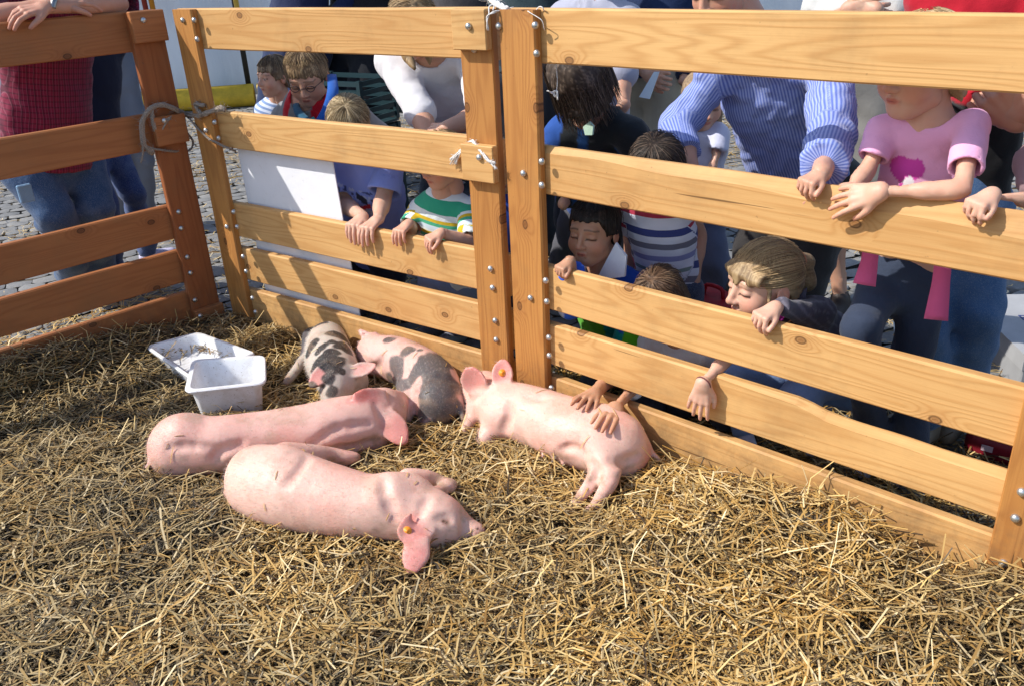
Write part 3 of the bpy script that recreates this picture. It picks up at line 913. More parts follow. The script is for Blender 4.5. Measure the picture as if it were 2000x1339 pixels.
class Pig:
    def __init__(s, pts, h=0.0044):
        s.h = h; s.ops = []; s.lo = np.full(3, 9.0); s.hi = -np.full(3, 9.0); s.paint = []; s.folds = []; s.ears = []
    def p(s, px, py, z): return gz(px, py, z)
    def grow(s, P, r):
        s.lo = np.minimum(s.lo, P - r); s.hi = np.maximum(s.hi, P + r)
    def body(s, lst, k=0.03):
        """lst of (px, py, z, r_px)"""
        pts = [gz(a, b, z) for a, b, z, _ in lst]; rr_ = [rpx(p, l[3]) for p, l in zip(pts, lst)]
        for p, r in zip(pts, rr_): s.grow(p, r)
        if len(pts) >= 4:
            q = spline(np.concatenate([np.array(pts), np.array(rr_)[:, None]], 1), len(pts) * 5)
            pts, rr_ = list(q[:, :3]), list(q[:, 3])
        s.ops.append(('chain', pts, rr_, k)); return pts, rr_
    def ear(s, b, tp, wid, lift=.02, up=0.2, right=0.0, cup=5.0, droop=0.0, th=0.0072, point=0.75):
        """b, tp = root and tip in the photo (tip may give its height), wid = half width in photo pixels"""
        s.ears.append((b, tp, wid, lift, up, right, cup, droop, th, point)); s.grow(gz(b[0], b[1], .18), .10)
    def build(s, label, spots=(), base=PINK, seed=1.0, extra=None, eyes=(), tint=None):
        f = Field(s.lo - 0.02, s.hi + 0.02, s.h)
        for o in s.ops:
            if o[0] == 'chain':
                if len(o[1]) == 1: f.ell(o[1][0], [o[2][0]] * 3, None, o[3])
                else: f.chain(o[1], o[2], o[3])
            elif o[0] == 'leaf': f.leaf(o[1], o[2], o[3], o[4], o[7], o[5], 0.010, o[6], o[8])
            elif o[0] == 'dent': f.ell(o[1], [o[2]] * 3 if np.isscalar(o[2]) else o[2], None, o[3], 's')
            elif o[0] == 'ell': f.ell(o[1], o[2], o[3], o[4])
            elif o[0] == 'crease': f.cap(o[1], o[2], o[3], o[3], o[4], 's')
        for b_, t_, w_, lift, up, right, cup, droop, th, point in s.ears:
            B = f.hit(*b_); rd = unit(B - CO)
            Th = f.hit(t_[0], t_[1]); Th = Th if np.linalg.norm(Th - B) < .16 else B
            T = gz(*t_) if len(t_) == 3 else at(t_[0], t_[1], min(np.linalg.norm(B - CO), np.linalg.norm(Th - CO)) - lift)
            B = B - unit(T - B) * .008
            f.leaf(B, T, facing((B + T) / 2, up, right), rpx(B, w_), th, cup, .010, droop, point); s.paint.append(('ear', B, T, rpx(B, w_)))
        for pxs, dep_, wid_ in s.folds:
            H = [f.hit(*q) for q in spline([(a_, b_, 0) for a_, b_ in pxs], 5)[:, :2]]
            for j in range(4):
                c0, c1 = H[j], H[j + 1]; up_ = (unit(CO - c0) * .5 + ZUP * .5) * (wid_ * .75 - dep_ * .7)
                f.cap(c0 + up_, c1 + up_, wid_ * .75, wid_ * .75, .016, 's')
        spots = [(f.hit(a_, b_), rpx(f.hit(a_, b_), r_)) for a_, b_, r_ in spots]
        eyes = [(f.hit(a_, b_), rpx(f.hit(a_, b_), r_)) for a_, b_, r_ in eyes]
        f.noise(0.0022, 11.0, seed); f.noise(0.0007, 45.0, seed + 3)
        V, F = f.mesh(); V = relax(V, F, 6, .5)
        C = np.repeat(base[None], len(V), 0)
        C = C * (0.94 + 0.12 * fbm(V, 9.0, seed)[:, None])
        red = np.clip((fbm(V, 12.0, seed + 5, 3) - 0.5) * 3.2, 0, 1)
        C = blend(C, base * np.array([0.97, 0.76, 0.73]), red * 0.6)
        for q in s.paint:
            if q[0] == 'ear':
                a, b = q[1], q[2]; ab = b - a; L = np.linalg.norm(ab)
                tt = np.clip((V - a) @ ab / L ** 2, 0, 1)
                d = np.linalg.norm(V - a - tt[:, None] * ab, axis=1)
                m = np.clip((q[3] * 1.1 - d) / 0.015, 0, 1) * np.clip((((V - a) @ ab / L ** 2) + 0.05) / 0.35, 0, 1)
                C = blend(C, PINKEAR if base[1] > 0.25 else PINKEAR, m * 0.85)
            elif q[0] == 'spot': C = blend(C, q[3], ball(V, q[1], q[2], 0.35, q[4], seed + 2))
        for c_, r_ in eyes:
            C = blend(C, [0.42, 0.17, 0.15], ball(V, c_, r_ * 2.0, 0.6) * 0.8)
            C = blend(C, [0.03, 0.015, 0.012], ball(V, c_, r_, 0.4))
        for c_, r_ in spots:
            C = blend(C, DARKP, ball(V, c_, abs(r_) * 1.85, 0.22, 0.62, seed + 9) * 0.96)
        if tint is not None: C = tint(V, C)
        dirt_ = np.clip((fbm(V, 26.0, seed + 31, 4) - 0.53) * 6, 0, 1) * np.clip((0.15 - V[:, 2]) / 0.05, 0, 1)
        C = blend(C, [0.30, 0.20, 0.12], dirt_ * 0.65)
        smear = np.clip((fbm(V * np.array([1, 1, 2.2]), 13.0, seed + 57, 4) - 0.60) * 8, 0, 1)
        C = blend(C, [0.36, 0.24, 0.15], smear * 0.35)
        loc = np.array([V[:, 0].mean(), V[:, 1].mean(), 0.05])
        E_ = empty("pig", loc, 0, label, "pig", "piglets lying in the straw")
        o = mobj("body", npmesh("body", V - loc, [F], True, {'Col': C}, M_PIG), E_)
        zb = V[:, 2].min(); PIGS.append((V, F, C, s)); s.E = E_; s.loc = loc; s.f = f
        return E_
    def tag_at(s, P, n):
        x, y, z = frame_from(n)
        m = MB()
        M = np.eye(4); M[:3, 0] = x; M[:3, 1] = y; M[:3, 2] = z; M[:3, 3] = P - s.loc
        a = np.arange(14) / 14 * 2 * np.pi
        V = []; prof = [(0.0001, 0.0045), (0.0035, 0.0042), (0.004, 0.002), (0.011, 0.002), (0.012, 0.0), (0.011, -0.002)]
        for r, d in prof: V.append(np.stack([r * np.cos(a), r * np.sin(a), np.full(14, d)], 1))
        V = np.concatenate(V); F = []
        for i in range(len(prof) - 1):
            for k in range(14): F.append([i * 14 + k, i * 14 + (k + 1) % 14, (i + 1) * 14 + (k + 1) % 14, (i + 1) * 14 + k])
        m.add(xf(V, M), F)
        m.build("ear_tag", M_TAG, s.E, True)
def unit(v):
    v = np.asarray(v, float); return v / (np.linalg.norm(v) + 1e-12)
ZUP = np.array([0, 0, 1.0])
def facing(P, up=0.0, right=0.0):
    """unit vector from P to the camera, tilted up / right in the picture"""
    d = CO - P; d = d / np.linalg.norm(d)
    d = d + CU * up + CR * right
    return d / np.linalg.norm(d)
# --- front pig: on its side, back towards the camera
a = Pig(None)
a.body([(512, 945, .118, 70), (560, 955, .125, 78), (640, 974, .122, 70), (715, 987, .118, 63), (775, 994, .112, 61), (818, 1003, .105, 56), (858, 1014, .100, 47)], .03)
a.body([(500, 920, .14, 46), (555, 918, .17, 42)], .04)                                   # ham
a.body([(765, 968, .15, 46), (800, 962, .14, 40)], .035)                                  # shoulder
a.body([(852, 1012, .098, 45), (893, 1024, .085, 28), (920, 1032, .078, 20), (931, 1036, .075, 18)], .03)
a.body([(838, 1038, .075, 36), (880, 1038, .07, 22)], .03)                               # jowl
a.body([(560, 895, .14, 34), (615, 890, .12, 24), (650, 890, .10, 18), (676, 892, .09, 14), (694, 892, .085, 10)], .03)
a.body([(590, 905, .10, 26), (640, 905, .08, 14), (668, 902, .07, 9)], .02)
a.body([(800, 940, .11, 28), (835, 934, .105, 18), (860, 940, .09, 14), (878, 948, .085, 11)], .02)
a.body([(838, 968, .10, 19), (862, 958, .09, 14), (882, 945, .085, 11)], .02)
a.body([(452, 950, .12, 10), (440, 962, .09, 6), (446, 976, .08, 4)], .01)                # tail
a.ear((829, 1024), (775, 1046), 33, .022, .10, -.15, 3.0, 0.0)
a.ear((816, 1058), (802, 1117, .072), 28, 0, .25, -.1, -4.0, .1)
a.folds = [([(600, 893), (585, 915), (560, 945)], .004, .012), ([(748, 938), (752, 970), (770, 1010)], .004, .016), ([(835, 975), (822, 995), (815, 1020)], .003, .010), ([(858, 1012), (868, 1011), (880, 1016)], .002, .006), ([(905, 1018), (908, 1030), (905, 1045)], .0015, .006)]
a.build("pink pig in front lying on its side with orange tag in its ear", base=PINK * 1.05, seed=1.0, eyes=[(871, 1019, 4.5), (866, 1017, 3.5), (933, 1031, 3.0), (930, 1040, 2.5)])
q = a.f.hit(795, 1036); a.tag_at(q, facing(q, .1, -.1))
# --- left pig: seen from behind, head turned away
a = Pig(None)
a.body([(352, 870, .12, 60), (420, 868, .125, 57), (500, 856, .125, 53), (580, 845, .125, 53), (650, 834, .125, 57), (705, 822, .125, 54), (748, 806, .125, 44)], .03)
a.body([(362, 852, .16, 45), (345, 890, .10, 42)], .03)
a.body([(660, 850, .09, 46), (720, 845, .08, 40)], .03)
a.body([(745, 800, .13, 43), (768, 792, .11, 32), (786, 786, .09, 22), (797, 784, .08, 17)], .03)
a.body([(735, 840, .09, 34), (760, 820, .085, 26)], .03)
a.body([(306, 886, .12, 12), (296, 900, .10, 7), (287, 912, .075, 5), (281, 908, .065, 3.5)], .012)
a.ear((744, 774), (689, 774), 18, .022, .15, .1, 2.0, .0)
a.ear((757, 816), (790, 864), 25, .035, .2, -.2, -4.0, .1)
a.folds = [([(330, 876), (380, 872), (430, 880)], .003, .012), ([(420, 900), (430, 885), (470, 870)], .004, .016), ([(610, 868), (660, 838), (720, 830)], .004, .014), ([(735, 790), (742, 805), (748, 820)], .003, .010), ([(640, 880), (690, 876), (730, 862)], .004, .014)]
a.build("pink pig seen from behind with its tail at the left, head turned away", base=PINK * np.array([1.0, .97, 1.0]), seed=2.0, tint=lambda V, C: blend(C, [0.62, 0.13, 0.09], ball(V, at(704, 772, np.linalg.norm(gz(742, 776, .19) - CO) - .02), .036, 0.5) * .8))  # red tint paints the glow of the backlit ear into the skin colour
# --- left spotted pig: grey with black spots, facing the camera
a = Pig(None)
a.body([(640, 664, .12, 36), (641, 684, .125, 44), (646, 706, .125, 49), (655, 728, .125, 46)], .03)
a.body([(612, 660, .10, 22), (600, 690, .085, 13), (583, 716, .075, 11), (566, 738, .065, 9), (560, 745, .06, 8)], .02)
a.body([(660, 738, .13, 40), (655, 762, .11, 30), (646, 782, .09, 20), (642, 792, .08, 17)], .03)
a.body([(690, 745, .10, 30), (672, 765, .09, 26)], .03)
a.ear((640, 722), (604, 753), 18, .02, .3, -.3, 5.0, .1)
a.ear((690, 726), (738, 716), 16, .01, .5, .1, 5.0, -.2)
GREY = np.array([0.52, 0.46, 0.40])
sp = [(608, 634, 12), (626, 632, 10), (654, 651, 12), (668, 656, 11), (676, 662, 8), (614, 668, 7), (608, 678, 8), (602, 690, 7), (626, 678, 7), (636, 672, 5), (620, 687, 5), (648, 667, 6), (670, 676, 11), (678, 684, 8), (650, 689, 9), (641, 686, 6),
      (626, 703, 10), (614, 716, 9), (648, 710, 12), (660, 705, 10), (636, 708, 8), (668, 724, 4), (640, 741, 8), (608, 762, 9), (622, 770, 6), (648, 763, 7), (690, 682, 8), (632, 752, 4)]
a.build("grey pig with many black spots, facing the camera behind the pink pigs", spots=sp, base=GREY, seed=3.0, eyes=[(646, 750, 3.0)])
# --- middle spotted pig: pink with large dark grey patches, rump by the panel
a = Pig(None)
a.body([(735, 690, .12, 34), (770, 700, .125, 44), (812, 720, .13, 48), (848, 748, .13, 48), (855, 785, .11, 46)], .03)
a.body([(730, 685, .12, 30), (735, 705, .11, 28)], .03)
a.body([(800, 752, .12, 26), (797, 785, .10, 21), (790, 815, .08, 16)], .02)
a.body([(858, 790, .10, 40), (850, 812, .075, 24), (838, 822, .07, 17)], .03)
a.body([(890, 770, .12, 14), (900, 800, .10, 8), (905, 818, .08, 6)], .015)
tl = spline([gz(728, 668, .15), gz(716, 662, .165), gz(708, 655, .18), gz(703, 645, .19), gz(712, 648, .19), gz(722, 652, .185), gz(735, 650, .185)], 12)
a.ops.append(('chain', list(tl), list(np.linspace(.009, .005, 12)), .008)); [a.grow(q, .02) for q in tl]
sp = [(764, 663, 8), (756, 661, 5), (796, 685, 9), (806, 683, 6), (820, 684, 5), (852, 699, 18), (868, 708, 16), (832, 714, 16), (814, 724, 14), (840, 728, 14), (860, 722, 16), (776, 734, 20), (770, 748, 18), (780, 758, 14), (862, 774, 32), (882, 752, 20), (852, 800, 26), (880, 792, 20), (845, 752, 16)]
def tint4(V, C):
    dk = ((C[:, 0] < 0.25) * 1.0)
    return C * (1 - dk[:, None]) + (C + np.array([0.075, 0.062, 0.06])) * dk[:, None]
a.folds = [([(742, 700), (738, 715), (722, 724)], .005, .016), ([(825, 745), (812, 770), (808, 800)], .004, .012), ([(835, 740), (860, 735), (890, 745)], .003, .012)]
a.build("pink pig with large dark grey patches and curly tail by the panel", spots=sp, base=PINK * np.array([.95, .96, 1.02]), seed=4.0, tint=tint4)
# --- right pig: stretched on its side under the stroking hands
a = Pig(None)
a.body([(948, 765, .13, 40), (972, 786, .13, 50), (1000, 800, .13, 56), (1050, 816, .13, 60), (1105, 838, .13, 66), (1160, 856, .13, 66), (1200, 868, .125, 60), (1222, 880, .11, 46)], .03)
a.body([(1180, 830, .17, 40), (1215, 850, .15, 38)], .03)
a.body([(975, 822, .11, 34), (962, 840, .085, 25), (948, 856, .07, 20)], .03)
a.body([(930, 800, .10, 20), (918, 822, .08, 12), (910, 836, .065, 10)], .02)
a.body([(942, 765, .12, 38), (922, 775, .095, 27), (908, 782, .08, 20)], .03)
a.body([(1172, 880, .13, 36), (1180, 905, .115, 30), (1182, 922, .10, 24)], .03)
a.body([(1168, 915, .105, 19), (1158, 938, .085, 15), (1140, 962, .07, 12), (1122, 984, .06, 10), (1114, 992, .052, 10)], .008)
a.body([(1196, 915, .115, 21), (1190, 942, .09, 17), (1176, 966, .075, 13), (1160, 988, .06, 11), (1150, 997, .052, 11)], .008)
a.body([(1240, 880, .09, 30), (1215, 905, .08, 28)], .03)
a.body([(1256, 858, .13, 8), (1272, 880, .10, 5), (1290, 900, .08, 4)], .01)
a.ear((934, 756), (922, 714), 30, .01, .0, -.7, 5.0, -.2)
a.ear((980, 745), (984, 700), 22, .0, .2, -.2, 5.0, 0.0)
for tx, ty in ((1080, 896), (1100, 901), (1122, 902), (1060, 888)):
    a.ops.append(('chain', [gz(tx, ty, .085), gz(tx, ty + 4, .080)], [rpx(gz(tx, ty, .085), 4.5)] * 2, .004))
def tint5(V, C):
    C = blend(C, RED * 1.15, ball(V, gz(1262, 895, .10), .055, 0.8) * 0.55)
    for q in ((1128, 985), (1160, 985), (1120, 970), (912, 832)):
        C = blend(C, [0.42, 0.24, 0.17], ball(V, gz(q[0], q[1], .065), .035, 0.8, .4) * 0.6)
    return C
a.folds = [([(920, 785), (938, 770), (958, 758)], .003, .008), ([(992, 790), (994, 815), (985, 840)], .006, .018), ([(1098, 878), (1120, 874), (1140, 888)], .004, .010), ([(1196, 900), (1215, 905), (1245, 893)], .004, .012), ([(1160, 905), (1168, 925), (1150, 950)], .002, .008), ([(1030, 775), (1050, 778), (1070, 775)], .0015, .008)]
a.build("pink pig on its side by the right panel being stroked by two hands", base=PINK * 1.06, seed=5.0, tint=tint5)
q = a.f.hit(981, 727); a.tag_at(q, facing(q, .2, -.1))
PIG5 = a

# straws that stuck to the hides
Vs, Fs, Cs = [], [], []; off = 0; rg = np.random.default_rng(8)
for V, F, _c, _s in PIGS:
    N = vnormals(V, F); ok_ = np.where((N[:, 2] > 0.1) & ((CO - V) * N).sum(1) / 2 > 0)[0] if False else np.where((N[:, 2] > 0.05) & (((CO - V) * N).sum(1) > 0.3))[0]
    for i in rg.choice(ok_, 8):
        n = N[i]; d = unit(np.cross(n, rg.normal(0, 1, 3))); L = rg.uniform(.008, .026)
        q = [V[i] - d * L + n * .0015 - n * L * L * 2, V[i] + n * .0025, V[i] + d * L + n * .0015 - n * L * L * 2]
        v, f4, f3 = tube_geo(q, [.0010, .0013, .0009], 3, False)
        Vs.append(v); Fs.append(np.array(f4) + off); off += len(v); Cs.append(np.repeat((PAL[rg.choice([0, 1, 1, 7, 7])])[None], len(v), 0))
tag(mobj("straw_on_hide", npmesh("straw_on_hide", np.concatenate(Vs), [np.concatenate(Fs)], False, {'Col': np.concatenate(Cs)}, M_STRAW)), "single straws stuck to the backs of the pigs", "straw", kind='stuff')

# short pale bristles over each hide
M_BRI = NT("bristle"); M_BRI = M_BRI.out(M_BRI.attr("Col"), 0.5, 0.3)
for V, F, C, sg_ in PIGS:
    N = vnormals(V, F); ok_ = np.where(((CO - V) * N).sum(1) > -0.2)[0]
    n_ = 5200; i = rg.choice(ok_, n_)
    gd = unit(V[np.argmax(V[:, 0])] - V[np.argmin(V[:, 0])])
    d = gd[None] * -0.9 + N[i] * 0.42 + rg.normal(0, .22, (n_, 3)); d /= np.linalg.norm(d, axis=1, keepdims=True)
    L = rg.uniform(.007, .014, n_)[:, None]; s_ = np.cross(d, N[i]); s_ /= np.linalg.norm(s_, axis=1, keepdims=True) + 1e-9
    p = V[i] + (rg.random((n_, 3)) - .5) * .004
    B = np.stack([p - s_ * .00028, p + s_ * .00028, p + d * L], 1).reshape(-1, 3)
    col = np.clip(C[i] * .75 + np.array([.22, .19, .16]), 0, 1); dk = (C[i].mean(1) < .2); col[dk] = C[i][dk] * 1.3 + .02
    o = mobj("bristles", npmesh("bristles", B - sg_.loc, [np.arange(n_ * 3).reshape(-1, 3)], False, {'Col': np.repeat(col, 3, 0)}, M_BRI), sg_.E); o['kind'] = 'stuff'
# ------------------------------------------------------------------ people: builder
def unit(v):
    v = np.asarray(v, float); return v / (np.linalg.norm(v) + 1e-12)
ZUP = np.array([0, 0, 1.0])
t = NT("skin")
cc = t.attr("Col"); oc = t.coord()
n1 = t.noise(oc, 40.0, 4.0, 0.6); n2 = t.noise(oc, 300.0, 3.0, 0.6)
c = t.mix(t.math('MULTIPLY', t.maprange(n1, 0.45, 0.75), 0.25), cc, t.mix(1.0, cc, (0.92, 0.66, 0.60), 'MULTIPLY'))
t.bump(n2, 0.08, 0.001)
M_SKIN = t.out(c, 0.48, 0.35, sss=0.25, ssr=(1.0, 0.35, 0.2))
M_SKIN.node_tree.nodes["Principled BSDF"].inputs["Subsurface Scale"].default_value = 0.006
t = NT("hair")
cc = t.attr("Col")
M_HAIR = t.out(cc, 0.58, 0.3)
M_HAIR.node_tree.nodes["Principled BSDF"].inputs["Anisotropic"].default_value = 0.6
def cloth_mat(name, kind=None, nb=0.35, tbl=None):
    """cloth coloured by the vertex colour Col; fine woven or printed lines come from the garment coordinates st (across) and ax (along)"""
    t = NT(name)
    c = t.attr("Col"); oc = t.coord()
    st = t.attr("st", "Fac"); ax = t.attr("ax", "Fac")
    if kind == 'pin':        # narrow vertical stripes
        s = t.math('SINE', t.math('MULTIPLY', st, 2 * math.pi / 0.0085))
        c = t.mix(t.maprange(s, -0.8, 0.9), c, (0.36, 0.43, 0.74))
    elif kind == 'plaid':
        a = t.math('SINE', t.math('MULTIPLY', st, 2 * math.pi / 0.021)); b = t.math('SINE', t.math('MULTIPLY', ax, 2 * math.pi / 0.021))
        c = t.mix(t.math('MULTIPLY', t.maprange(a, 0.5, 0.9), 0.6), c, (0.05, 0.006, 0.02))
        c = t.mix(t.math('MULTIPLY', t.maprange(b, 0.5, 0.9), 0.6), c, (0.05, 0.006, 0.02))
        a2 = t.math('SINE', t.math('MULTIPLY', st, 2 * math.pi / 0.0105)); c = t.mix(t.math('MULTIPLY', t.maprange(a2, 0.8, 1.0), 0.25), c, (0.45, 0.2, 0.25))
    elif kind == 'hstripe':
        b = t.math('SINE', t.math('MULTIPLY', ax, 2 * math.pi / 0.024))
        c = t.mix(t.maprange(b, -0.1, 0.3), c, (0.20, 0.30, 0.55))
    elif kind == 'bands':    # knitted stripes by height below the neck
        span = 0.45
        e = [(0.0, tbl[1])]
        for a, b, q in sorted(tbl[0]):
            a = max(a, -0.0449)
            if abs(e[-1][0] - (a + .045) / span) < 1e-4 and len(e) > 1: e[-1] = (e[-1][0], q)
            else: e.append(((a + .045) / span, q))
            e.append(((b + .045) / span, tbl[1]))
        c = t.ramp(t.maprange(ax, 0.045, 0.045 - span), e[:32], 'CONSTANT')
    elif kind == 'denim':
        n = t.noise(oc, 420.0, 2.0, 0.6); m = t.noise(oc, 9.0, 5.0, 0.65)
        c = t.mix(t.maprange(m, 0.45, 0.75), c, t.mix(0.18, c, (0.35, 0.47, 0.62)))
        c = t.mix(t.math('MULTIPLY', t.maprange(n, 0.5, 0.7), 0.25), c, (0.45, 0.52, 0.62))
    n = t.noise(oc, 16.0, 5.0, 0.6); wv = t.noise(oc, 500.0, 2.0, 0.6)
    c = t.mix(t.math('MULTIPLY', t.maprange(n, 0.45, 0.8), 0.22), c, t.mix(1.0, c, (0.75, 0.75, 0.78), 'MULTIPLY'))
    t.bump(t.math('ADD', n, t.math('MULTIPLY', wv, 0.12)), nb, 0.012)
    return t.out(c, 0.82, 0.2, sheen=0.15)
M_CLOTH = cloth_mat("cloth"); M_PIN = cloth_mat("striped_shirting", 'pin', 0.45); M_PLAID = cloth_mat("plaid_flannel", 'plaid'); M_DENIM = cloth_mat("denim", 'denim', 0.45); M_HST = cloth_mat("jersey_striped", 'hstripe')
M_SHOE = simple("shoe_leather", (0.5, 0.5, 0.52), 0.5, 0.4)
t = NT("shoe"); M_SHOE = t.out(t.attr("Col"), 0.55, 0.4)

def ik(S, W_, l1, l2, pole):
    d = W_ - S; L = np.linalg.norm(d)
    if L > (l1 + l2) * 0.999: return S + d * (l1 / (l1 + l2))
    a = (l1 * l1 - l2 * l2 + L * L) / (2 * L); hgt = math.sqrt(max(l1 * l1 - a * a, 0))
    u = d / L; p = np.asarray(pole, float); p = p - u * (p @ u)
    return S + u * a + unit(p) * hgt
def hand_mesh(Wp, d, palm, L, thumb, curl=(30, 25, 15), spread=6, h=0.0024, tcurl=20, curls=None):
    """five-fingered hand. Wp wrist, d along the palm, palm = direction the palm faces, thumb = +1/-1 side"""
    d = unit(d); palm = np.asarray(palm, float); palm = unit(palm - d * (palm @ d)); side = np.cross(d, palm) * thumb   # towards the thumb
    kn = []; prim = []
    W2 = 0.215 * L
    lens = [0.43, 0.48, 0.445, 0.345]
    pts_all = [Wp]
    for i, (u, fl) in enumerate(zip((0.92, 0.31, -0.31, -0.90), lens)):
        k0 = Wp + d * (0.50 - 0.035 * abs(u - 0.2) ** 2) * L + side * u * W2 - palm * 0.03 * L * (1 - u * u)
        prim.append(('c', Wp + side * u * W2 * 0.50 + d * 0.04 * L, k0, 0.068 * L, 0.060 * L, 0.012))
        cur = curls[i] if curls else curl
        ang = 0.0; p_ = k0; dirn = unit(d + side * math.tan(R(spread)) * u)
        ax_ = np.cross(dirn, palm)
        ch = [p_]
        for sgm, (fr, cu) in enumerate(zip((0.46, 0.30, 0.24), cur)):
            ang += cu + (i - 1.5) * 1.5
            v = dirn * math.cos(R(ang)) + palm * math.sin(R(ang))
            p_ = p_ + v * fl * fr * L * 1.02
            ch.append(p_)
        prim.append(('h', ch, [0.058 * L, 0.053 * L, 0.048 * L, 0.039 * L], 0.003))
        pts_all += ch
    t0 = Wp + d * 0.12 * L + side * 0.13 * L + palm * 0.03 * L
    t1 = t0 + unit(d * 0.75 + side * 0.62 + palm * 0.25) * 0.23 * L
    t2 = t1 + unit(d * math.cos(R(tcurl)) + side * 0.32 + palm * math.sin(R(tcurl))) * 0.17 * L
    t3 = t2 + unit(d * math.cos(R(tcurl * 1.6)) + side * 0.05 + palm * math.sin(R(tcurl * 1.6))) * 0.13 * L
    prim.append(('h', [t0, t1, t2, t3], [0.085 * L, 0.068 * L, 0.058 * L, 0.044 * L], 0.009)); pts_all += [t1, t3]
    prim.append(('c', Wp - d * 0.015 * L, Wp + d * 0.07 * L, 0.126 * L, 0.115 * L, 0.018))
    pa = np.array(pts_all)
    f = Field(np.minimum(pa.min(0), Wp - 0.3 * L) - 0.015, np.maximum(pa.max(0), Wp + 0.15 * L) + 0.015, h)
    for q in prim:
        if q[0] == 'c': f.cap(q[1], q[2], q[3], q[4], q[5])
        else: f.chain(q[1], q[2], q[3])
    V, F = f.mesh()
    kn = np.zeros(len(V))
    tips = [q[1][-1] for q in prim if q[0] == 'h']
    nail = np.zeros(len(V)); 
    for q in prim:
        if q[0] == 'h':
            for j in (0, 1, 2): kn = np.maximum(kn, np.clip(1 - np.linalg.norm(V - q[1][j], axis=1) / (0.085 * L), 0, 1))
            nail = np.maximum(nail, np.clip(1.4 - np.linalg.norm(V - (q[1][-1] - palm * 0.035 * L), axis=1) / (0.035 * L), 0, 1) )
            nail = np.maximum(nail, 0)
    red = np.zeros(len(V))
    for tp in tips: red = np.maximum(red, np.clip(1 - np.linalg.norm(V - tp, axis=1) / (0.11 * L), 0, 1))
    return V, F, kn, red, np.clip(nail, 0, 1)
def head_field(HC, hs, X, Y, Zv, h):
    M = np.stack([X, Y, Zv], 1)
    Q = lambda x, y, z: HC + M @ (np.array([x, y, z]) * hs)
    f = Field(HC - 0.66 * hs, HC + 0.66 * hs, h)
    E = lambda c, r, k=0.05, op='u': f.ell(Q(*c), np.array(r) * hs, M, k * hs, op)
    Cc = lambda a, b, ra, rb, k=0.04, op='u': f.cap(Q(*a), Q(*b), ra * hs, rb * hs, k * hs, op)
    E((0, -0.05, 0.13), (0.345, 0.42, 0.36), 0.02)
    E((0, 0.13, -0.13), (0.285, 0.27, 0.33), 0.12)
    E((0, 0.235, -0.36), (0.135, 0.13, 0.105), 0.10)
    for s in (-1, 1):
        E((s * 0.165, 0.235, -0.17), (0.125, 0.125, 0.13), 0.08)
        Cc((s * 0.20, 0.06, -0.30), (s * 0.06, 0.25, -0.40), 0.09, 0.08, 0.08)
    Cc((-0.16, 0.325, 0.085), (0.16, 0.325, 0.085), 0.06, 0.06, 0.06)
    for s in (-1, 1):
        E((s * 0.142, 0.43, 0.0), (0.085, 0.075, 0.06), 0.07, 's')
        E((s * 0.142, 0.315, -0.008), (0.078, 0.070, 0.056), 0.02)
    Cc((0, 0.385, 0.02), (0, 0.462, -0.125), 0.030, 0.044, 0.05)
    E((0, 0.450, -0.14), (0.052, 0.050, 0.042), 0.03)
    for s in (-1, 1): E((s * 0.052, 0.415, -0.150), (0.036, 0.042, 0.034), 0.025)
    E((0, 0.425, -0.285), (0.13, 0.06, 0.012), 0.035, 's')
    Cc((-0.07, 0.378, -0.255), (0, 0.398, -0.243), 0.020, 0.026, 0.02); Cc((0.07, 0.378, -0.255), (0, 0.398, -0.243), 0.020, 0.026, 0.02)
    Cc((-0.055, 0.372, -0.292), (0.055, 0.372, -0.292), 0.028, 0.028, 0.02)
    for s in (-1, 1):
        E((s * 0.355, -0.04, -0.05), (0.030, 0.085, 0.125), 0.03)
        E((s * 0.395, -0.02, -0.045), (0.026, 0.050, 0.080), 0.02, 's')
    Cc((0, -0.10, -0.25), (0, -0.14, -0.62), 0.20, 0.19, 0.10)
    return f, Q, M
class Human: pass
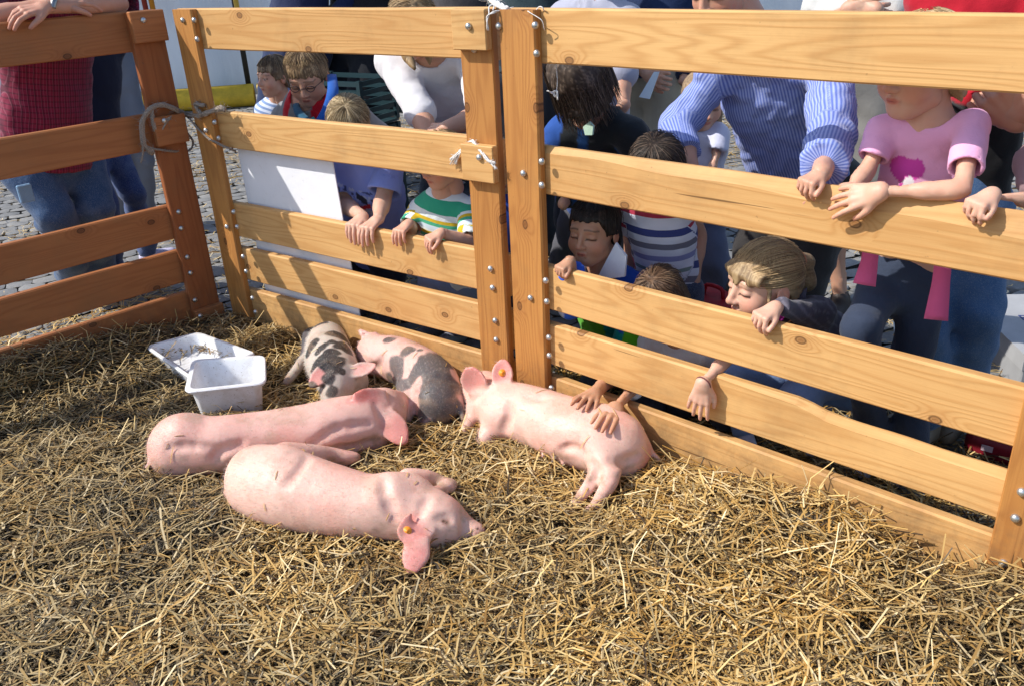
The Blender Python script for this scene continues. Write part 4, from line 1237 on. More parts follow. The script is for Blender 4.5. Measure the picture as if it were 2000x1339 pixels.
def person(label, head, hs, fd, neck, pelvis, sa, sb, arms, legs, skin, hair=None, shirt=None, pants=None, shoes=(0.3, 0.3, 0.3), fine=True, hh=None, up=None, lips=True, group="visitors crowding round the pig pen", brow=None, extra=None, girth=1.0, look=None):
    """head: centre; fd: face direction; sa/sb: shoulder joints (left/right in the photo); arms/legs: [(mid, end, hand|toe)] in the same order"""
    P_ = Human(); head = np.asarray(head, float)
    lv = 2 if fine == 2 else (1 if fine else 0); fine = lv > 0
    h = hh or (0.0210, 0.0135, 0.0120)[lv]
    sw = np.linalg.norm(sb - sa); lat = unit(sb - sa)
    neck = np.asarray(neck, float); pelvis = np.asarray(pelvis, float)
    axis = unit(neck - pelvis); lat = unit(lat - axis * (lat @ axis)); dep = np.cross(lat, axis)
    hipw = sw * 0.27
    ha, hb = pelvis - lat * hipw, pelvis + lat * hipw
    Ltor = np.linalg.norm(neck - pelvis)
    aw = 0.135 * sw * girth                   # upper-arm radius
    T = [(pelvis, 0.50 * sw * girth), (pelvis + axis * Ltor * 0.35, 0.44 * sw * girth), (pelvis + axis * Ltor * 0.66, 0.49 * sw * girth), (pelvis + axis * Ltor * 0.86, 0.40 * sw)]
    def torso(f, off, k=0.02, lo=None):
        sc = 0.64
        pts = [q[0] for q in T]; rd = [q[1] + off for q in T]
        m = np.stack(pts); rm = max(rd)
        def fn(P):
            d = None
            for i in range(3):
                a = pts[i].astype(np.float32); ab = pts[i + 1] - pts[i]; L2 = ab @ ab
                q = P - a
                q = q + (q @ dep.astype(np.float32))[..., None] * (dep * (1 / sc - 1)).astype(np.float32)
                t_ = np.clip(q @ (ab / L2).astype(np.float32), 0, 1)
                e = (np.linalg.norm(q - t_[..., None] * ab.astype(np.float32), axis=-1) - (rd[i] + (rd[i + 1] - rd[i]) * t_)) * 0.8
                if d is None: d = e
                else:
                    kk = 0.03; hh_ = np.clip(0.5 + 0.5 * (d - e) / kk, 0, 1); d = d * (1 - hh_) + e * hh_ - kk * hh_ * (1 - hh_)
            return d
        f.put(fn, m.min(0) - rm, m.max(0) + rm, k)
        f.cap(sa + dep * 0, neck - axis * 0.02, aw * 1.05 + off, aw * 0.95 + off, 0.04); f.cap(sb, neck - axis * 0.02, aw * 1.05 + off, aw * 0.95 + off, 0.04)
    # arms
    A_ = []
    for (mid, end, hd), S in zip(arms, (sa, sb)):
        end = np.asarray(end, float)
        l = 0.80 * sw
        if mid is None: mid = ik(S, end, l, l * 0.92, -ZUP * 0.6 - dep * 0.4)
        elif isinstance(mid, tuple): mid = ik(S, end, l, l * 0.92, np.asarray(mid))
        A_.append((S, np.asarray(mid, float), end, hd))
    G_ = []
    for (mid, end, toe), Hh in zip(legs, (ha, hb)):
        end = np.array(end, float); end[2] = max(end[2], .072)
        if mid is None: mid = ik(Hh, end, np.linalg.norm(end - Hh) * 0.53, np.linalg.norm(end - Hh) * 0.50, dep if (dep @ (CO - pelvis)) > 0 else -dep)
        G_.append((Hh, np.asarray(mid, float), end, toe))
    allp = np.array([head, neck, pelvis, sa, sb] + [q for a in A_ for q in a[:3]] + [q for a in G_ for q in a[:3]])
    lo, hi = allp.min(0) - 0.62 * sw, allp.max(0) + 0.62 * sw
    f = Field(lo, hi, h)
    torso(f, -0.006)
    f.cap(neck - axis * 0.04, head - unit(head - neck) * 0.18 * hs, 0.235 * hs, 0.215 * hs, 0.03)
    for S, m, e, hd in A_:
        f.chain([S, m, e], [aw * 1.0, aw * 0.82, aw * 0.60], 0.02); f.cap(m + (e - m) * 0.15, m + (e - m) * 0.45, aw * 0.80, aw * 0.74, 0.02)
    lr = 0.245 * sw * girth
    for Hh, m, e, toe in G_:
        f.chain([Hh, m, e], [lr * 1.15, lr * 0.75, lr * 0.42], 0.03); f.cap(m + (e - m) * 0.1, m + (e - m) * 0.4, lr * 0.72, lr * 0.70, 0.02)
    V, F = f.mesh()
    C = np.repeat(np.asarray(skin, float)[None], len(V), 0)
    C = blend(C, np.asarray(skin) * np.array([0.95, 0.72, 0.66]), np.clip(1 - np.min([np.linalg.norm(V - a[1], axis=1) for a in A_], axis=0) / (aw * 1.3), 0, 1) * 0.6) if A_ else C
    Vs, Fs, Cs = [V], [F], [C]; off = len(V)
    # head
    Y = unit(fd); upv = ZUP if up is None else np.asarray(up, float)
    X = unit(np.cross(Y, upv)); Zv = np.cross(X, Y)
    fh, Q, M = head_field(head, hs, X, Y, Zv, hs / (26, 36, 72)[lv])
    V, F = fh.mesh()
    Lc = (V - head) @ M / hs
    C = np.repeat(np.asarray(skin, float)[None], len(V), 0)
    sk = np.asarray(skin, float)
    cheek = np.maximum(np.clip(1 - np.linalg.norm(Lc - [0.19, 0.30, -0.16], axis=1) / 0.17, 0, 1), np.clip(1 - np.linalg.norm(Lc - [-0.19, 0.30, -0.16], axis=1) / 0.17, 0, 1))
    C = blend(C, sk * np.array([1.0, 0.66, 0.62]), cheek * 0.75)
    C = blend(C, sk * np.array([1.0, 0.68, 0.62]), np.clip(1 - np.linalg.norm(Lc - [0, 0.49, -0.14], axis=1) / 0.10, 0, 1) * 0.6)
    C = blend(C, sk * np.array([1.0, 0.62, 0.55]), np.clip((np.abs(Lc[:, 0]) - 0.34) / 0.04, 0, 1) * 0.6)
    front = (Lc[:, 1] > 0.22)
    lipm = np.clip(1 - np.sqrt((Lc[:, 0] / 0.095) ** 2 + ((Lc[:, 2] + 0.268) / 0.042) ** 2), 0, 1) * front
    C = blend(C, sk * np.array([0.82, 0.40, 0.40]), np.clip(lipm * 3, 0, 1) * 0.85)
    C = blend(C, [0.12, 0.03, 0.03], np.clip(1 - np.sqrt((Lc[:, 0] / 0.09) ** 2 + ((Lc[:, 2] + 0.270) / 0.009) ** 2), 0, 1) * front * 0.9)
    bc = np.asarray(brow if brow is not None else (0.08, 0.05, 0.035))
    for s in (-1, 1):
        ex, ez = Lc[:, 0] - s * 0.142, Lc[:, 2]
        lash = np.clip(1 - np.abs(ez + 0.030 + 1.6 * ex * ex) / 0.021, 0, 1) * (np.abs(ex) < 0.080) * front
        if look == 'open':
            white = np.clip(1.3 - np.sqrt((ex / 0.066) ** 2 + ((ez + 0.010) / 0.017) ** 2), 0, 1) * front
            C = blend(C, [0.7, 0.68, 0.66], np.clip(white * 3, 0, 1))
            C = blend(C, [0.05, 0.03, 0.02], np.clip(np.clip(1.2 - np.sqrt((ex / 0.026) ** 2 + ((ez + 0.014) / 0.026) ** 2), 0, 1) * 4, 0, 1) * front)
            lash = np.clip(1 - np.abs(ez - 0.014 + 2.2 * ex * ex) / 0.014, 0, 1) * (np.abs(ex) < 0.080) * front
        C = blend(C, [0.025, 0.015, 0.012], np.clip(lash * 1.5, 0, 1) * 0.92)
        lid = np.clip(1.2 - np.sqrt((ex / 0.085) ** 2 + ((ez - 0.02) / 0.05) ** 2), 0, 1) * front
        C = blend(C, sk * np.array([0.88, 0.68, 0.64]), np.clip(lid, 0, 1) * 0.35)
        br = np.clip(1 - np.abs(ez - 0.112 + 1.4 * ex * ex + s * ex * 0.12) / 0.019, 0, 1) * (np.abs(ex) < 0.10) * front
        C = blend(C, bc, np.clip(br * 1.4, 0, 1) * 0.7)
        C = blend(C, [0.10, 0.03, 0.025], np.clip(1 - np.linalg.norm(Lc - [s * 0.028, 0.458, -0.178], axis=1) / 0.022, 0, 1) * 0.8)
    Vs.append(V); Fs.append(F + off); Cs.append(C); off += len(V)
    for S, m, e, hd in A_:
        if hd is None: continue
        hd = dict(hd); V, F, kn, red, nail = hand_mesh(e, h=0.0027 if fine else 0.0052, **hd)
        C = np.repeat(sk[None], len(V), 0)
        C = blend(C, sk * np.array([0.97, 0.66, 0.60]), np.clip(kn * 0.55 + red * 0.55, 0, 0.8))
        C = blend(C, sk * np.array([1.1, 0.85, 0.80]), nail * 0.5)
        Vs.append(V); Fs.append(F + off); Cs.append(C); off += len(V)
    foot = (G_[0][2] + G_[1][2]) / 2
    loc = np.array([foot[0], foot[1], 0.0])
    P_.loc = loc
    E_ = empty("person", loc, 0, label, "person", group); P_.E = E_
    mobj("body", npmesh("body", np.concatenate(Vs) - loc, [np.concatenate(Fs)], True, {'Col': np.clip(np.concatenate(Cs), 0, 1)}, M_SKIN), E_)
    P_.Q = Q; P_.M = M; P_.axis, P_.lat, P_.dep, P_.neck, P_.pelvis, P_.A, P_.G, P_.sw, P_.aw, P_.lr = axis, lat, dep, neck, pelvis, A_, G_, sw, aw, lr
    # garment coordinates
    def coords(V, arms_too=True):
        st = (V - neck) @ lat; ax = (V - neck) @ axis
        if arms_too:
            dT = np.abs(st) - 0.40 * sw
            for S, m, e, hd in A_:
                for a, b in ((S, m), (m, e)):
                    u = unit(b - a); tt = (V - a) @ u; d = np.linalg.norm(V - a - np.clip(tt, 0, np.linalg.norm(b - a))[:, None] * u, axis=1)
                    m_ = (d < aw * 1.9) & (dT > 0) & (tt > (0.03 if a is S else 0))
                    v2 = unit(np.cross(u, dep)); v3 = np.cross(u, v2); st = np.where(m_, np.arctan2((V - a) @ v3, (V - a) @ v2) * aw * 1.25, st); ax = np.where(m_, -tt, ax)
        return st, ax
    P_.coords = coords
    P_.onarm = lambda V: np.abs((V - neck) @ lat) > 0.40 * sw
    # shirt
    if shirt:
        ho = shirt.get('h', (0.0180, 0.0105, 0.0078)[lv])
        o = shirt.get('off', 0.013)
        hem = shirt.get('hem', -0.10)
        f = Field(np.minimum(lo, lo), hi, ho)
        torso(f, o)
        f.cap(pelvis, pelvis + axis * hem * 1.0, 0.47 * sw * girth * 0.8 + o, 0.45 * sw * girth * 0.8 + o, 0.03)
        sl = shirt.get('sleeve', 0.5)
        sls = sl if isinstance(sl, (list, tuple)) else (sl, sl)
        for (S, m, e, hd), q in zip(A_, sls):
            if q <= 0: continue
            if q <= 1:
                f.cap(S, S + (m - S) * q, aw * 1.02 + o, aw * 0.98 + o * shirt.get('loose', 1.3), 0.012, flat='b')
            else:
                f.chain([S, m], [aw * 1.12 + o, aw * 0.9 + o], 0.03)
                f.cap(m, m + (e - m) * (q - 1), aw * 0.9 + o, aw * (0.66 if q > 1.8 else 0.80) + o, 0.010, flat='b')
        for (S, m, e, hd), q in zip(A_, sls):          # hollow sleeve ends
            if 0 < q <= 1:
                u_ = unit(m - S); ri = aw * 0.98 + o * shirt.get('loose', 1.3) - max(0.007, ho * 0.9); en = S + (m - S) * q
                f.cap(en - u_ * .035, en + u_ * .03, ri * .85, ri * 1.0, 0.003, 's')
        wa = shirt.get('wrinkle', 0.0085)
        if wa > 0:
            an = unit(axis * 0.75 + lat * 0.45)
            f.noise(wa, 1.0, fn=lambda P: (vnoise(np.stack([(P @ lat) * 9, (P @ an) * 19, (P @ dep) * 9], -1), 1.0, hs * 37) - 0.5) * 2)
            f.noise(wa * 0.45, 42.0, hs * 11)
        # hem, collar opening
        n_ = -axis; c0 = pelvis + axis * hem
        f.put(lambda P: (c0 - P) @ n_.astype(np.float32) * 1.0, c0 - 0.7 * sw, c0 + 0.7 * sw, 0.0, 's') if shirt.get('cut', True) else None
        no = shirt.get('neck', 1.0)
        f.ell(neck + axis * 0.035 * no + dep * 0.0, np.array([0.24, 0.24, 0.25]) * sw * no, None, 0.008, 's')
        if shirt.get('vneck'):
            fr = dep if (dep @ (CO - neck)) > 0 else -dep
            f.cap(neck + fr * 0.25 * sw, neck + fr * 0.30 * sw - axis * shirt['vneck'], 0.13 * sw, 0.02, 0.005, 's')
        V, F = f.mesh()
        st, ax = coords(V)
        col = shirt['col']
        C = col(V, st, ax, P_) if callable(col) else np.repeat(np.asarray(col, float)[None], len(V), 0)
        mobj(shirt.get('name', 'shirt'), npmesh("shirt", V - loc, [F], True, {'Col': C, 'st': st, 'ax': ax}, shirt.get('mat', M_CLOTH)), E_)
    if pants:
        o = pants.get('off', 0.010); L_ = pants.get('len', 1.0)
        f = Field(lo - 0.02, hi + 0.02, pants.get('h', (0.021, 0.015, 0.0135)[lv]))
        f.cap(pelvis + axis * 0.06 * Ltor, pelvis - axis * 0.02, 0.40 * sw * girth + o, 0.38 * sw * girth + o, 0.02)
        for Hh, m, e, toe in G_:
            if L_ >= 0.99:
                f.chain([Hh, m], [lr * 1.18 + o, lr * 0.88 + o], 0.03); f.cap(m, e + (m - e) * 0.06, lr * 0.88 + o, lr * pants.get('cuff', 0.62) + o * 1.4, 0.02, flat='b')
            else:
                f.cap(Hh, Hh + (m - Hh) * L_ * 2 if L_ <= 0.5 else m, lr * 1.2 + o, lr * 1.05 + o * 1.6, 0.03, flat='b')
                if L_ > 0.5: f.cap(m, m + (e - m) * (L_ - 0.5) * 2, lr * 0.95 + o, lr * 0.85 + o * 1.4, 0.02, flat='b')
        f.noise(0.010, 1.0, fn=lambda P: (vnoise(np.stack([P[..., 0] * 9, P[..., 1] * 9, P[..., 2] * 22 + P[..., 0] * 8], -1), 1.0, hs * 53) - 0.5) * 2)
        f.noise(0.003, 40.0, hs * 5)
        V, F = f.mesh()
        col = pants['col']
        C = col(V, None, None, P_) if callable(col) else np.repeat(np.asarray(col, float)[None], len(V), 0)
        mobj(pants.get('name', 'trousers'), npmesh("trousers", V - loc, [F], True, {'Col': C, 'st': V[:, 0], 'ax': V[:, 2]}, pants.get('mat', M_CLOTH)), E_)
    if shoes is not None:
        for Hh, m, e, toe in G_:
            tv = np.asarray(toe if toe is not None else (dep if (dep @ (CO - pelvis)) > 0 else -dep), float)
            tv = unit(np.array([tv[0], tv[1], tv[2] if abs(tv[2]) > 0.2 else 0]))
            g0 = np.array([e[0], e[1], max(e[2] - lr * 0.35, 0.028)]) if e[2] < 0.2 else e
            r0 = lr * 0.50 + 0.008; fl = sw * 0.62
            f = Field(g0 - fl - 0.05, g0 + fl + 0.05, 0.0115)
            f.chain([g0 - tv * fl * 0.15, g0 + tv * fl * 0.35, g0 + tv * fl * 0.68], [r0 * 0.95, r0 * 0.9, r0 * 0.82], 0.02)
            f.cap(g0, e + (m - e) * 0.08, r0, lr * 0.5 + 0.006, 0.02)
            if e[2] < 0.2:
                zf = 0.004
                f.put(lambda P: (P[..., 2] - zf), g0 - fl, g0 + fl, 0.004, 's')
                V, F = f.mesh()
            else: V, F = f.mesh()
            C = np.repeat(np.asarray(shoes, float)[None], len(V), 0)
            if e[2] < 0.2: C = blend(C, [0.55, 0.54, 0.52] if np.mean(shoes) > 0.12 else [0.03, 0.03, 0.03], (V[:, 2] < 0.022) * 1.0)
            mobj("shoe", npmesh("shoe", V - loc, [F], True, {'Col': C}, M_SHOE), E_)
    if hair: make_hair(P_, head, hs, Q, M, hair, lv)
    return P_
def make_hair(P_, head, hs, Q, M, hr, fine):
    col = np.asarray(hr['col'], float); dark = np.asarray(hr.get('dark', col * 0.4)); light = np.asarray(hr.get('light', np.minimum(col * 1.7, 1)))
    zf, zs, zb = hr.get('front', 0.20), hr.get('side', -0.04), hr.get('back', -0.30)
    th = hr.get('th', 0.030)
    yh = hr.get('yh', 0.16); hl = hr.get('hairline', 0.1)
    f = Field(head - (0.72 + hr.get('pad', 0)) * hs, head + (0.72 + hr.get('pad', 0)) * hs, hs / (24, 36, 54)[fine])
    Mf = M.astype(np.float32)
    def fn(P):
        q = (P - head.astype(np.float32)) @ Mf / hs
        x, y, z = q[..., 0], q[..., 1], q[..., 2]
        r = np.array([0.345, 0.42, 0.36]) + th
        qq = q - np.array([0, -0.05, 0.13], np.float32)
        k0 = np.linalg.norm(qq / r, axis=-1); k1 = np.linalg.norm(qq / (r * r), axis=-1) + 1e-6
        e = k0 * (k0 - 1) / k1
        # sides hang straight down
        cyl = np.sqrt((x / (0.345 + th)) ** 2 + ((y + 0.05) / (0.42 + th)) ** 2)
        e2 = (cyl - 1) * 0.35
        e = np.where(z < 0.13, np.maximum(e2, -0.2 - (z)) if hr.get('long', False) else np.minimum(e, e2), e)
        phi = np.arctan2(x, y + 0.05)
        if hr.get('back_swept'): phi = np.arctan2(x, z + 0.02); z = y * 1.0
        strand = (vnoise(np.stack([phi * 9, np.sin(phi) * 6, z * 1.5], -1), 1.0, 4.0) - 0.5) * 0.030 + (vnoise(np.stack([phi * 26, np.cos(phi) * 20, z * 2.5], -1), 1.0, 8.0) - 0.5) * 0.020
        e = e + strand
        z = q[..., 2]; phi = np.arctan2(x, y + 0.05)
        jag = (vnoise(np.stack([phi * 14, 0 * phi, 0 * phi], -1), 1.0, 2.0) - 0.5) * hr.get('jag', 0.10)
        wf = np.clip((y - yh) / 0.10, 0, 1); wb = np.clip((-0.06 - y) / 0.12, 0, 1)
        cut = zs * (1 - wf) * (1 - wb) + zf * wf + zb * wb + jag
        if hr.get('part'): cut = cut + wf * np.clip(1 - np.abs(x - hr['part']) / 0.12, 0, 1) * 0.12
        inner = cyl * 0 + 1
        d = np.maximum(e, cut - z)
        return d * hs
    f.put(fn, head - 0.66 * hs, head + 0.66 * hs, 0.0)
    # keep the face free
    if hr.get('face', True): f.ell(Q(0, 0.33, -0.16), np.array([0.235, 0.24, 0.30 if zf > 0.1 else 0.24]) * hs, M, 0.01 * hs, 's')
    for ch, rd in hr.get('locks', ()):
        f.chain([Q(*q) for q in ch], [r * hs for r in rd], 0.03 * hs)
    for ch, rd in hr.get('wlocks', ()):
        f.chain(ch, rd, 0.03 * hs)
    f.noise(0.010 * hs, 60.0 / max(hs, .1) * .2, 3.0)
    V, F = f.mesh()
    L = (V - head) @ M / hs
    phi = np.arctan2(L[:, 0], L[:, 1] + 0.05); zz_ = L[:, 2]
    if hr.get('back_swept'):
        sw_ = L[:, 1] < 0.30; phi = np.where(sw_, np.arctan2(L[:, 0], L[:, 2] + 0.02), phi); zz_ = np.where(sw_, L[:, 1], zz_)
    s1 = vnoise(np.stack([phi * 30, np.sin(phi) * 12, zz_ * 1.6], -1), 1.0, 6.0); s2 = vnoise(np.stack([phi * 75, np.cos(phi) * 25, zz_ * 3], -1), 1.0, 7.0)
    k = np.clip((s1 * 0.5 + s2 * 0.5 - 0.3) / 0.4, 0, 1)
    C = dark[None] * (1 - k[:, None]) + col[None] * k[:, None]
    C = blend(C, light, np.clip((s2 - 0.62) / 0.2, 0, 1) * np.clip(0.4 + L[:, 1], 0.15, 1))
    if hr.get('back_swept'):
        C = C * (1 - 0.30 * np.clip((L[:, 1] - .28) / .05, 0, 1))[:, None]
        C = C * (1 - 0.36 * np.clip((0.12 - L[:, 1]) / 0.35, 0, 1) * np.clip(0.6 + (0.3 - L[:, 2]), 0, 1))[:, None]
    loc = P_.loc
    Vs, Fs, Cs = [V - loc], [[F]], [C]
    parts4 = [F]; off = len(V)
    ns = hr.get('strands', 220 if fine else 0)
    if ns:
        rg = np.random.default_rng(int(hs * 1000) + ns)
        for i in range(ns):
            ph = rg.uniform(-np.pi, np.pi); t0 = rg.uniform(0.1, 0.9); dt = rg.uniform(0.5, 1.0)
            fr = np.clip((np.cos(ph) - 0.1) * 2, 0, 1)
            tmax = 1.15 * fr * (1 if zf < 0.15 else 0.82) + (1 - fr) * 1.75
            th_ = np.linspace(t0, min(t0 + dt, tmax), 5)
            r = np.array([0.345, 0.42, 0.36]) + th + 0.012 + rg.uniform(0, 0.02)
            ph_ = ph + rg.normal(0, 0.10) * np.linspace(0, 1, 5)
            loc_ = np.stack([r[0] * np.sin(th_) * np.sin(ph_), -0.05 + r[1] * np.sin(th_) * np.cos(ph_), 0.13 + r[2] * np.cos(th_)], 1)
            loc_[-1] *= rg.uniform(1.0, 1.035)
            if hr.get('back_swept') and rg.random() < .75:
                be = rg.uniform(-1.75, 1.75); yy = np.linspace(rg.uniform(0.0, .30), rg.uniform(-.42, -.2), 5); k_ = np.sqrt(np.clip(1 - ((yy + .05) / r[1]) ** 2, .02, 1))
                loc_ = np.stack([r[0] * np.sin(be) * k_, yy, 0.13 + r[2] * np.cos(be) * k_], 1) * rg.uniform(1.0, 1.03)
                if be and loc_[:, 2].min() < -.10 and yy[0] > 0: continue
            if hr.get('hang'):
                z0 = rg.uniform(-.1, .35); zz = np.linspace(z0, z0 - rg.uniform(.4, .9), 5); k_ = 1.0 + .12 * np.clip(.1 - zz, 0, 1)
                loc_ = np.stack([(r[0] + .012) * np.sin(ph_) * k_, -.05 + (r[1] + .012) * np.cos(ph_) * k_, np.clip(zz, -.75, 1)], 1)
            pw = head + (loc_ * hs) @ M.T
            v, f4, f3 = tube_geo(pw, [0.0005, 0.0008, 0.0008, 0.0006, 0.0003], 3, False)
            Vs.append(v - loc); parts4.append(np.array(f4) + off); off += len(v)
            cc_ = (dark, col, light)[rg.choice(3, p=[.3, .4, .3])] * rg.uniform(0.8, 1.2)
            Cs.append(np.repeat(np.clip(cc_, 0, 1)[None], len(v), 0))
    mobj("hair", npmesh("hair", np.concatenate(Vs), [np.concatenate(parts4)], True, {'Col': np.concatenate(Cs)}, M_HAIR), P_.E)
def strip(name, P_, pts, wid, th, mat, nrm=None, col=None):
    """flat band (strap, sash, scarf) that follows pts"""
    pts = spline(pts, 14); tg = np.gradient(pts, axis=0)
    V = []
    for i, p in enumerate(pts):
        n = unit(np.asarray(nrm if nrm is not None else CO - p, float)); n = unit(n - unit(tg[i]) * (n @ unit(tg[i]))); s = unit(np.cross(n, tg[i]))
        w_ = wid if np.isscalar(wid) else np.interp(i / 13, np.linspace(0, 1, len(wid)), wid)
        V += [p + s * w_ + n * th, p + n * th * 1.5, p - s * w_ + n * th, p - s * w_ - n * th, p + s * w_ - n * th]
    F = []
    for i in range(13):
        for j in range(5):
            a = i * 5 + j; b = i * 5 + (j + 1) % 5
            F.append([a, b, b + 5, a + 5])
    F3 = [[0, 2, 1], [0, 3, 2], [0, 4, 3]]; e = 65
    F3 += [[e + q for q in f_[::-1]] for f_ in F3]
    V = np.array(V)
    me = npmesh(name, V - P_.loc, [np.array(F), np.array(F3)], True, {'Col': np.repeat(np.asarray(col or (0.5, 0.5, 0.5), float)[None], len(V), 0), 'st': V[:, 0], 'ax': V[:, 2]}, mat)
    return mobj(name, me, P_.E)
# ------------------------------------------------------------------ people: the visitors
SKIN = np.array([0.58, 0.325, 0.225]); SKIN2 = np.array([0.49, 0.265, 0.165]); SKINP = np.array([0.64, 0.385, 0.28])
def towards(P, right=0.0, up=0.0):
    """horizontal direction from P to the camera, swung to the right / tilted up as seen in the photo"""
    d = CO - np.asarray(P); d[2] = 0; d = unit(d)
    r = np.array([-d[1], d[0], 0.0])           # picture right seen from the camera
    r = r if r @ CR > 0 else -r
    return unit(d + r * right + ZUP * up)
def drape(pl, L=0.135, lean=0.0, curl=(38, 42, 18), spread=7, thumb=1, **kw):
    """hand laid over a rail: palm forward over the top edge, fingers down the pen side"""
    n, d, a = PLN[pl]
    return dict(d=-n * 0.75 - ZUP * 0.55 + a * lean, palm=-ZUP * 0.75 + n * 0.55, L=L, thumb=thumb, curl=curl, spread=spread, **kw)
def grip(pl, kx, ky, L=.13, lean=0.0, curl=(58, 28, 12), spread=8, thumb=1, off=-.012, tilt=.28):
    """wrist and hand for fingers laid over the top edge of a rail; (kx, ky) = knuckles in the photo"""
    n, d_, a = PLN[pl]; d = unit(-n - ZUP * tilt + a * lean)
    K = on(pl, kx, ky, off)
    return K - d * 0.47 * L, dict(d=d, palm=-ZUP + n * tilt, L=L, thumb=thumb, curl=curl, spread=spread)
def petting(wr, tip, L, thumb, spread):
    """flat hand on the right pig's back: wrist through the rails, fingertips on the hide"""
    Tp = PIG5.f.hit(*tip); up = unit(unit(CO - Tp) * .5 + ZUP * .6)
    G = on('C', *wr); d = unit(Tp + up * .024 - G)
    W_ = Tp + up * .026 - d * L * 0.98
    return G + unit(G - W_) * .17, W_, dict(d=d, palm=-up, L=L, thumb=thumb, curl=(6, 12, 10), spread=spread, tcurl=0)
def feet(pl, px, py, off, dx=0.10, z=0.075, back=0.0):
    """two ankles on the ground below a point behind panel pl"""
    P = on(pl, px, py, off); n, d, a = PLN[pl]
    A = np.array([P[0], P[1], z]) - a * dx + n * back; B = np.array([P[0], P[1], z]) + a * dx + n * back
    return A, B
def stand(pl, px, py, off, dx=0.10, back=0.0):
    A, B = feet(pl, px, py, off, dx, back=back)
    return [(None, A, None), (None, B, None)]
def bands(name, tbl, default):
    return cloth_mat(name, 'bands', .35, (tbl, default))
nA, nB, nC = PLN['A'][0], PLN['B'][0], PLN['C'][0]
aA, aB, aC = PLN['A'][2], PLN['B'][2], PLN['C'][2]
# ---------- behind the right panel
def boy_jacket(V, st, ax, P_):
    C = np.repeat(np.array([[0.02, 0.10, 0.55]]), len(V), 0)
    C[(-ax > 0.10) & (st > -0.03)] = (0.0, 0.30, 0.27)
    C[st < -0.055] = (0.42, 0.48, 0.60)
    C[(st < -.00) & (-ax > 0.13)] = (0.12, 0.55, 0.02)
    C[(st > 0.10) & (-ax < 0.16) & (-ax > 0.06)] = (0.55, 0.33, 0.02)
    return C
H0 = on('C', 1160, 450, .19)
boy = person("dark haired boy in blue jacket with white collar peering over the third rail", H0, .205, towards(H0, -.55, .02), on('C', 1185, 534, .26), on('C', 1225, 735, .46),
             on('C', 1122, 562, .24), on('C', 1256, 570, .29),
             [((0, 0, -1), *grip('C', 1094, 524, .088, -.15, (66, 50, 30), 4, 1)), petting((1178, 750, .015), (1138, 802), .125, -1, 12)],
             [(on('C', 1150, 790, .18), on('C', 1190, 830, .45), None), (on('C', 1260, 800, .2), on('C', 1290, 850, .5), None)],
             SKIN2, dict(col=(0.022, 0.016, 0.013), dark=(0.008, 0.006, 0.005), light=(0.06, 0.045, 0.035), front=0.215, side=-0.02, back=-0.25, jag=0.06), dict(col=boy_jacket, sleeve=(1.8, 1.25), hem=-.02, neck=1.0, name='jacket'), dict(col=(0.06, 0.07, 0.10)), (0.4, 0.4, 0.42), brow=(0.03, 0.02, 0.015), fine=2)
for pts in ([(1196, 520, .19), (1186, 545, .165), (1172, 562, .16)], ):
    pass
def collar(P_, name, pxs, pl, mat, col, th=0.004):
    """a turned-down collar flap: polygon given by points (px, py, off)"""
    V = np.array([on(pl, *q) for q in pxs]); n = len(V)
    nn = unit(np.cross(V[1] - V[0], V[2] - V[0])); nn = nn if nn @ (CO - V[0]) > 0 else -nn
    W_ = np.concatenate([V + nn * th, V - nn * th])
    me = bpy.data.meshes.new(name)
    order = list(range(n))
    if np.cross(V[1] - V[0], V[2] - V[0]) @ nn < 0: order = order[::-1]
    faces = [tuple(order), tuple(q + n for q in order[::-1])]
    for i in range(n):
        a, b = order[i], order[(i + 1) % n]; faces.append((a, a + n, b + n, b))
    me.from_pydata([tuple(v - P_.loc) for v in W_], [], faces)
    at_ = me.attributes.new('Col', 'FLOAT_COLOR', 'POINT'); at_.data.foreach_set("color", np.tile(np.array(list(col) + [1.0], np.float32), 2 * n))
    me.materials.append(mat)
    return mobj(name, me, P_.E)
collar(boy, 'collar', [(1204, 474, .175), (1224, 500, .175), (1221, 540, .175), (1166, 546, .175), (1182, 515, .175)], 'C', M_CLOTH, (0.66, 0.70, 0.80))
collar(boy, 'collar', [(1112, 508, .175), (1128, 500, .175), (1142, 522, .175), (1140, 548, .175), (1120, 538, .175)], 'C', M_CLOTH, (0.55, 0.60, 0.70))

H0 = on('C', 1288, 588, .19)
person("brown haired child in white shirt crouching behind the third rail, head half hidden", H0, .20, towards(H0, -.5, -.9), on('C', 1330, 660, .26), on('C', 1420, 770, .50),
       on('C', 1270, 668, .24), on('C', 1375, 690, .27),
       [(on('C', 1262, 715, .16), on('C', 1275, 752, .11), None), petting((1226, 770, .015), (1170, 842), .135, 1, 7)],
       [(on('C', 1330, 790, .25), on('C', 1370, 830, .5), None), (on('C', 1420, 810, .25), on('C', 1460, 850, .5), None)],
       SKIN2 * 1.12, dict(col=(0.15, 0.085, 0.05), dark=(0.06, 0.035, 0.022), light=(0.34, 0.22, 0.13), front=0.10, side=-0.15, back=-0.35), dict(col=(0.85, 0.86, 0.88), sleeve=(1.9, 1.5), hem=-.03), dict(col=(0.05, 0.05, 0.07)), (0.3, 0.3, 0.32))

